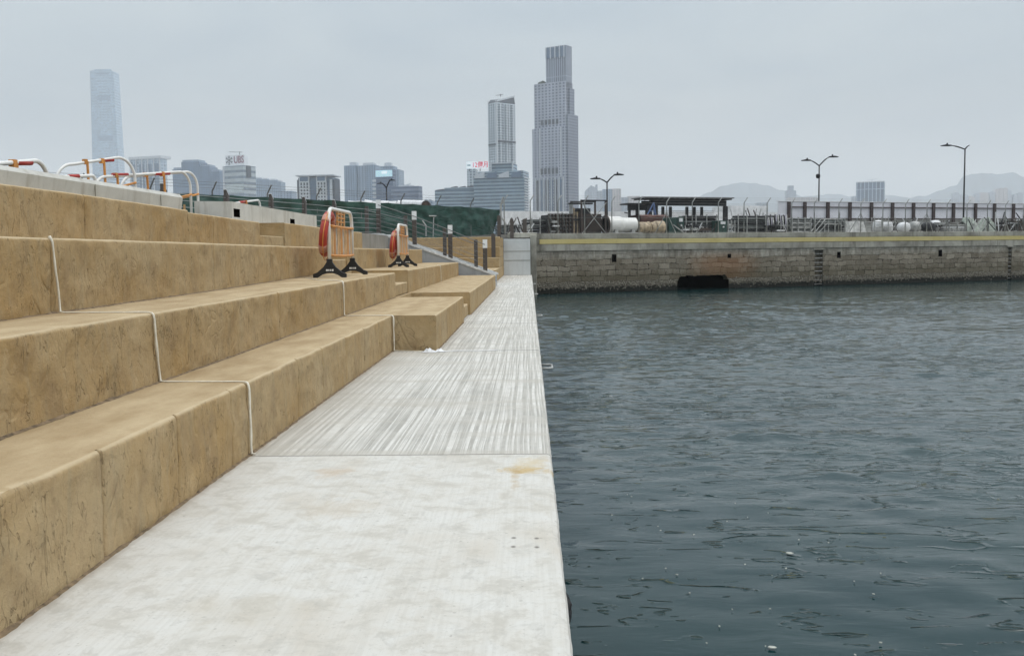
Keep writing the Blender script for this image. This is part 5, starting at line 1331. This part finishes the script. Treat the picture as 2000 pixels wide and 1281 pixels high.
# cluster in the left middle
F_RES = facade('slab_flats', (.25, .33, .43), (.10, .15, .23), 3.8, 3.1, .5, .6)
F_RES2 = facade('slab_flats_pale', (.29, .36, .45), (.12, .17, .25), 5.0, 3.1, .45, .55)
k = T('apartment_block', 'tall slab of flats with rooftop huts, left of the building with the big screen', 735, 1500, 10)
for i, (a, b_, y) in enumerate(((671, 697, 322), (697, 718, 322.5), (716, 735, 322))):
    q = MB(); q.box(-k.w(a), -k.w(b_-1), (i % 2)*3, 30, 0, k.z(y)); q.build('wing', (F_RES, F_RES2, F_RES)[i], k.o)
for a, b_, y in ((680, 693, 315), (707, 728, 317)):
    q = MB(); q.box(-k.w(a), -k.w(b_), 5, 18, k.z(323), k.z(y)); q.build('rooftop_hut', FG, k.o)
k = T('apartment_block', 'flats with a rooftop hut directly behind the big screen building', 780, 1560, 8)
k.box('body', F_RES2, 735, None, 331, None, d=30); k.box('upper_floors', F_RES, 737, None, 324, 331.1, d=24, x1=-k.w(769)*1.0)
q = MB(); q.box(-k.w(750), -k.w(763), 4, 14, k.z(325), k.z(317)); q.build('rooftop_hut', FG, k.o)
k = T('office_block', 'blue-grey office block with a glowing screen near its top', 768, 1320, 14)
BLU = facade('plain_blue_office', (.11, .155, .24), (.09, .13, .21), 8, 4.2, .8, .5)
k.box('body', BLU, 733, 772, 331, None)
q = MB(); q.box(-k.w(733.5), -k.w(767), -.9, -.05, k.z(345), k.z(332)); scn = q.build('screen', emis('screen_glow', (.42, .62, .70), .55), k.o)
q = MB(); q.box(-k.w(746), -k.w(757), -1.05, -.92, k.z(339), k.z(334)); q.build('screen_picture', emis('screen_white', (.75, .85, .88), .6), scn)
for i in range(7): q = MB(); q.box(-k.w(726), -k.w(733.5), 0, 14, k.z(350+i*8+4), k.z(350+i*8)); q.build('balcony', FG, k.o)
F_BL = facade('lavender_bands', (.20, .25, .35), (.10, .135, .21), 0, 5.5, .5, .45)
k = T('office_block', 'low banded blue-grey block right of the big screen', 818, 1250, 15)
k.box('body', F_BL, 762, 823, 363.5, None)
q = MB(); q.box(-k.w(775), -k.w(798), 3, 20, k.z(364), k.z(360)); q.bar((-k.w(785), 5, k.z(362)), (-k.w(800), 5, k.z(357)), .8); q.build('roof_plant', FG, k.o)
k = T('low_building', 'low grey building with roof tanks right of the banded block', 844, 1400, 5)
k.box('body', F_RES, 822, None, 392, None, d=20)
for a in (828, 836): q = MB(); q.box(-k.w(a), -k.w(a+5), 3, 10, k.z(392), k.z(389)); q.build('roof_tank', FG, k.o)

# white hotel with overhanging roof
F_H = facade('white_hotel_grid', (.62, .64, .66), (.055, .07, .095), 4.3, 4.1, .45, .5)
k = T('hotel', 'white hotel with dark square windows under a flat overhanging roof', 648, 1200, 6)
q = MB(); q.box(-k.w(579), 0, 4, 34, 0, k.z(346)); q.build('body', MG, k.o)
for a, b_ in ((583, 603), (617.5, 637)):
    q = MB(); q.box(-k.w(a), -k.w(b_), 0, 3.9, 0, k.z(343.5)); wg = q.build('wing', simple('hotel_white', (.60, .62, .64), .6, 0, .05, .2, 0) if a == 583 else bpy.data.materials['hotel_white'], k.o)
    q = MB(); q.box(-k.w(a+2), -k.w(b_-2), -.5, -.05, k.z(353), k.z(345)); q.build('penthouse_window', MG, wg)
    for i in range(3):
        for j in range(9):
            x = a+3+i*6; y = 356+j*6.6; q = MB(); q.box(-k.w(x), -k.w(x+3), -.4, -.05, k.z(y+(3.6 if j else 5)), k.z(y)); q.build('window', DG, wg)
for a, b_ in ((577.5, 583), (643, 648), (651, 655)): q = MB(); q.box(-k.w(a), -k.w(b_), 2.5, 20, 0, k.z(350)); q.build('side_bay', DG if a != 643 else FG, k.o)
q = MB(); q.box(-k.w(577), -k.w(653), -2, 30, k.z(343.4), k.z(341)); q.build('roof', FG, k.o)

# row of towers and low block
k = T('apartment_row', 'row of four faint joined apartment towers right of the red-lettered sign building', 549, 1900, 6, cat='apartment towers')
for a, b_, y in ((492, 508, 345), (508.5, 523, 347), (523.5, 540, 349), (540.5, 549, 352)):
    q = MB(); q.box(-k.w(a), -k.w(b_), 0, 25, 0, k.z(y+3)); q.build('tower_wing', F_RES, k.o)
    q = MB(); q.box(-k.w(a+3), -k.w(b_-3), 5, 18, k.z(y+3), k.z(y)); q.build('rooftop_hut', FG, k.o)
k = T('low_building', 'low faint block between the apartment row and the white hotel', 570, 1600, 5)
k.box('body', F_RES2, 548, None, 373, None, d=25)
k = T('office_block', 'building with a white sign reading UBS on its roof', 477, 1500, 22)
F_U = facade('ubs_bands', (.42, .47, .50), (.17, .22, .28), 0, 9.0, .5, .42)
k.box('body', F_U, 433, 491, 323, None)
k.faceA('white_edge', FG, 432, 434.5, 323, 420, 2.0)
q = MB(); q.box(.02, 2, k.d(480), k.d(484.5), k.z(346), k.z(323)); q.build('window', DG, k.o)
q = MB(); q.box(-k.w(434.5), -k.w(476.5), 3, 12, k.z(323), k.z(301.5)); sg = q.build('sign_board', simple('sign_white', (.78, .80, .84), .5, 0, .03, .1, 0), k.o)
zc = k.z(311.5); UR = simple('sign_red', (.24, .07, .12), .5, 0, .1, .1, 0); UK = simple('sign_dark', (.06, .07, .09), .5, 0, .1, .1, 0)
text_mesh('UBS', 15.5, UR, 'lettering', k.o, (-k.w(464.5), 2.9, zc), (math.pi/2, 0, 0), .15, sx=.72)
q = MB(); cx, cz = -k.w(443), zc
for i in range(3):
    a = R(90+60*i); dx, dz = math.cos(a)*6.2, math.sin(a)*6.2
    q.bar((cx-dx, 2.8, cz-dz), (cx+dx, 2.8, cz+dz), .9, .25, up=(0, 1, 0))
    for s_ in (1, -1):
        px_, pz_ = cx+dx*s_, cz+dz*s_; nx_, nz_ = -math.sin(a), math.cos(a)
        q.bar((px_-nx_*1.7, 2.8, pz_-nz_*1.7), (px_+nx_*1.7, 2.8, pz_+nz_*1.7), .9, .25, up=(0, 1, 0))
        q.bar((cx+dx*s_*.65-nx_*1.3, 2.8, cz+dz*s_*.65-nz_*1.3), (cx+dx*s_*.65+nx_*1.3, 2.8, cz+dz*s_*.65+nz_*1.3), .8, .25, up=(0, 1, 0))
q.build('emblem', UK, k.o)
q = MB(); q.bar((-k.w(464), 6, k.z(302)), (-k.w(464), 6, k.z(295)), .8); q.bar((-k.w(440), 6, k.z(294.5)), (-k.w(470), 6, k.z(296.5)), .7); q.build('roof_crane', UK, k.o)
q = MB(); q.box(-k.w(434.5), -k.w(476), -.5, -.05, k.z(375), k.z(359)); q.build('pale_band', simple('ubs_pale', (.52, .58, .60), .5, 0, .1, .1, 0), k.o)
k = T('office_block', 'stepped dark grey block left of the building with the lettered roof sign', 430, 1900, 8)
F_G = facade('grey_stepped', (.11, .18, .28), (.08, .13, .21), 5, 4, .5, .5)
for a, b_, y in ((333, 352, 325), (352, 389, 310.5), (389, 410, 320.5), (410, 430, 331)):
    q = MB(); q.box(-k.w(a), -k.w(b_-.2), 0, 35, 0, k.z(y+4)); q.build('wing', F_G, k.o)
    q = MB(); q.box(-k.w(a+1.5), -k.w(b_-2), 2, 30, k.z(y+4), k.z(y)); q.build('roof_storey', F_RES2, k.o)
k = T('office_block', 'pale glass block with framed bays between the hazy supertall and the stepped dark block', 316, 2050, 20)
F_E = facade('elements_glass', (.40, .48, .56), (.22, .30, .40), 8, 7, .6, .6)
k.box('body', F_E, 245, 322, 309, None)
for i, a in enumerate((250, 267, 284, 300)): q = MB(); q.box(-k.w(a), -k.w(a+11), -1.2, -.05, k.z(400), k.z(319)); q.build('window_bay', MG, k.o)
for i in range(6): a = 246+i*13.6; q = MB(); q.box(-k.w(a), -k.w(a+1.6), -2.4, -1.3, 0, k.z(307)); q.build('fin', FG, k.o)
q = MB(); q.box(-k.w(244), 2, -2, 30, k.z(309.5), k.z(304)); q.build('roof_frame', FG, k.o)

# the hazy supertall
D = 3200; icc = T('skyscraper', 'hazy pale blue supertall tower standing alone at the left', 185, D, 60)
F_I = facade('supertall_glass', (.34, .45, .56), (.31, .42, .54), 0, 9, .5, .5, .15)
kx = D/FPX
MICC = simple('supertall_deep_glass', (.20, .29, .40), .3, 0, .1, .1, 0)  # darker blue glass of the left screen and plant floors
o = icc.o; o.rotation_euler.z = R(0)
def prof(y0, y1, l0, r0, l1, r1, part, m_, y_in=0, d=48):
    # l0, r0 are the edges at row y0; l1, r1 those at row y1 (at row 330, carried on down, when y1 is None)
    q = MB(); yb = y1 or 330
    za, zb_ = zat(200, y0, D), zat(200, yb, D); X = lambda v, y: at(v, y, D).x - o.location.x
    L0, R0_, L1, R1_ = X(l0, y0), X(r0, y0), X(l1, yb), X(r1, yb)
    if y1 is None:
        k_ = za/(za-zb_); L1 = L0+(L1-L0)*k_; R1_ = R0_+(R1_-R0_)*k_; zb_ = 0
    q.add([(L1, y_in, zb_), (R1_, y_in, zb_), (R1_, y_in+d, zb_), (L1, y_in+d, zb_), (L0, y_in, za), (R0_, y_in, za), (R0_, y_in+d, za), (L0, y_in+d, za)],
          [(0, 3, 2, 1), (4, 5, 6, 7), (0, 1, 5, 4), (1, 2, 6, 5), (2, 3, 7, 6), (3, 0, 4, 7)])
    return q.build(part, m_, o)
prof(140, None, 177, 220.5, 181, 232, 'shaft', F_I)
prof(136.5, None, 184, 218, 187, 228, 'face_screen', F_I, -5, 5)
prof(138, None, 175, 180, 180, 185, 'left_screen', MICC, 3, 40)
for (y0, y1) in ((143, 147), (187, 197), (266, 276)):
    f0 = (y0-140)/190; l = 190+(y0-140)*.02; r_ = 214+(y0-140)*.06
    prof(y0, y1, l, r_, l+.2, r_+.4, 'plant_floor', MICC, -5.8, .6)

# right of the tallest tower
PALE = facade('far_pale', (.40, .44, .50), (.28, .33, .40), 6, 4, .5, .5)
PINK = facade('far_pink', (.50, .47, .47), (.30, .31, .34), 5, 4, .5, .5)
k = T('apartment_block', 'blue hazy building with a curved sail roof right of the tallest tower', 1167, 2300, 5)
q = MB(); W_ = k.w(1142); pts = [(-W_, 0), (0, 0), (0, k.z(360)), (-W_*.15, k.z(361)), (-W_*.2, k.z(366)), (-W_*.5, k.z(362)), (-W_*.85, k.z(370)), (-W_, k.z(375))]
q.prism(pts, 0, 25, 'y'); q.build('body', PALE, k.o)
k = T('apartment_block', 'three-part grey building beside the street lamp, right of the sail-roofed one', 1213, 1900, 6)
for a, b_, y, m_ in ((1167, 1177, 372, PALE), (1177, 1196, 369, F_RES2), (1196, 1213, 368.5, PINK)):
    q = MB(); q.box(-k.w(a), -k.w(b_-.3), 0, 30, 0, k.z(y)); q.build('wing', m_, k.o)
k = T('low_building', 'low pinkish building left of the black shelter', 1250, 1900, 6)
for a, b_, y, m_ in ((1213, 1228, 385, PALE), (1226, 1250, 383, PINK)):
    q = MB(); q.box(-k.w(a), -k.w(b_-.3), 0, 25, 0, k.z(y)); q.build('wing', m_, k.o)
k = T('apartment_block', 'narrow hazy tower in front of the left hill', 1555, 2500, 8)
k.box('body', PALE, 1536, None, 372, None, d=25); q = MB(); q.box(-k.w(1540), -k.w(1551), 4, 18, k.z(372), k.z(362.5)); q.build('upper_floors', PALE, k.o)
k = T('low_building', 'low pinkish hazy building left of the street lamp with the camera dome', 1597, 2100, 5)
k.box('body', PINK, 1542, None, 385, None, d=25)
k = T('low_building', 'low grey hazy shed behind the pipe stacks', 1500, 2000, 5); k.box('body', PALE, 1479, None, 396, None, d=20)
k = T('office_block', 'blue glass office tower with a roof crane, between the two hills', 1727, 2000, 24)
F_K = facade('blue_curtain_wall', (.42, .50, .58), (.10, .15, .23), 7.5, 60, .8, .98)
k.box('body', F_K, 1680, 1734, 355, None)
q = MB(); q.box(-k.w(1680), .5, -.5, 10, k.z(355.3), k.z(353.5)); q.build('parapet', FG, k.o)
q = MB(); q.bar((-k.w(1706), 8, k.z(354)), (-k.w(1706), 8, k.z(349.5)), 1.0); q.bar((-k.w(1697), 8, k.z(350.5)), (-k.w(1715), 8, k.z(348.5)), .8); q.build('roof_crane', FG, k.o)
k = T('low_building', 'low hazy block at the left foot of the blue glass tower', 1680, 2300, 5); k.box('body', PALE, 1667, None, 383, None, d=20)
fc = [(1862, 1874, 376, PALE), (1875, 1892, 380, PALE), (1893, 1905, 383, PINK), (1905, 1914, 377, PALE), (1914, 1931, 376, PINK), (1935, 1944, 374, PALE), (1945, 1951, 369, PINK), (1952, 1960, 367, PINK), (1961, 1968, 366, PINK), (1969, 1976, 371, PALE), (1980, 1988, 379, PALE), (1989, 1999, 376, PALE)]
nm = ['leftmost', 'second from left', 'third from left', 'fourth from left', 'fifth from left', 'sixth from left', 'seventh from left', 'eighth from left', 'ninth from left', 'third from right', 'second from right', 'rightmost']
for (a, b_, y, m_), w_ in zip(fc, nm):
    k = T('apartment_tower', 'far hazy apartment tower below the right hill, %s of twelve' % w_, b_, 3300, 3, group='hazy towers below the right hill')
    k.box('body', m_, a, None, y+1.5, None, d=20); q = MB(); q.box(-k.w(a+2), -k.w(b_-2), 3, 12, k.z(y+1.5), k.z(y)); q.build('rooftop_hut', m_, k.o)

# shore and hills
MH = simple('haze_blue_hill_wood', (.05, .095, .13), .95, 0, .25, .01, 0)  # blue of the distant haze is put into the hill colour
m = MB(); m.box(-4600, 5200, 1080, 9000, WZ-2, .8); tag(m.build('far_shore_ground', MYARD), kind='structure')
def hill(name, prof_, D, seed, depth=900):
    P_ = []
    for (x0, y0), (x1, y1) in zip(prof_, prof_[1:]):
        n_ = max(1, int((x1-x0)/2.5))
        P_ += [(x0+(x1-x0)*i/n_, y0+(y1-y0)*(.5-.5*math.cos(math.pi*i/n_))) for i in range(n_)]
    P_.append(prof_[-1]); rows_ = 14; vs = []
    for px, py in P_:
        top = max(3, zat(px, py, D)); x = at(px, 480, D).x
        for j in range(rows_+1):
            u = j/rows_*2-1; hh = top*max(0, 1-abs(u)**.9)
            y = D + u*depth*.5
            nn = 1 - (.30*abs(noise.fractal(Vector((x*.003, y*.003, seed)), .8, 2, 4)) if abs(u) > .08 else .02*noise.noise(Vector((x*.02, 0, seed))))
            vs.append((x*(1+u*.0), y, hh*nn))
    q_ = MB(); q_.add(vs, [(i*(rows_+1)+j, (i+1)*(rows_+1)+j, (i+1)*(rows_+1)+j+1, i*(rows_+1)+j+1) for i in range(len(P_)-1) for j in range(rows_)])
    return tag(q_.build(name, MH, smooth=True), kind='structure')
hill('hill', [(1340, 398), (1385, 376), (1410, 363), (1440, 358), (1462, 357), (1490, 361), (1525, 371), (1550, 380), (1590, 395), (1640, 402)], 6600, 1, 1400)
hill('hill', [(1540, 394), (1575, 383), (1600, 381), (1632, 379), (1660, 384), (1700, 383), (1740, 381), (1760, 385), (1800, 392)], 7000, 2, 1400)
hill('hill', [(1690, 392), (1730, 383), (1770, 386), (1805, 383), (1830, 373), (1862, 363), (1880, 345), (1896, 340), (1930, 338.5), (1945, 341), (1962, 338), (1980, 339), (2003, 348), (2040, 352), (2120, 372), (2200, 395)], 6400, 3, 1400)
hill('hill', [(1100, 402), (1300, 396), (1400, 394), (1500, 398), (1560, 403)], 7400, 4, 1400)

# ------------------------------------------------------------------ render settings
S.view_settings.view_transform = 'Standard'; S.view_settings.look = 'None'; S.view_settings.gamma = 1; S.view_settings.exposure = 0
S.cycles.use_denoising = True
S.cycles.max_bounces = 6; S.cycles.diffuse_bounces = 3; S.cycles.volume_bounces = 2; S.cycles.glossy_bounces = 3
S.cycles.use_adaptive_sampling = True; S.cycles.adaptive_threshold = .02
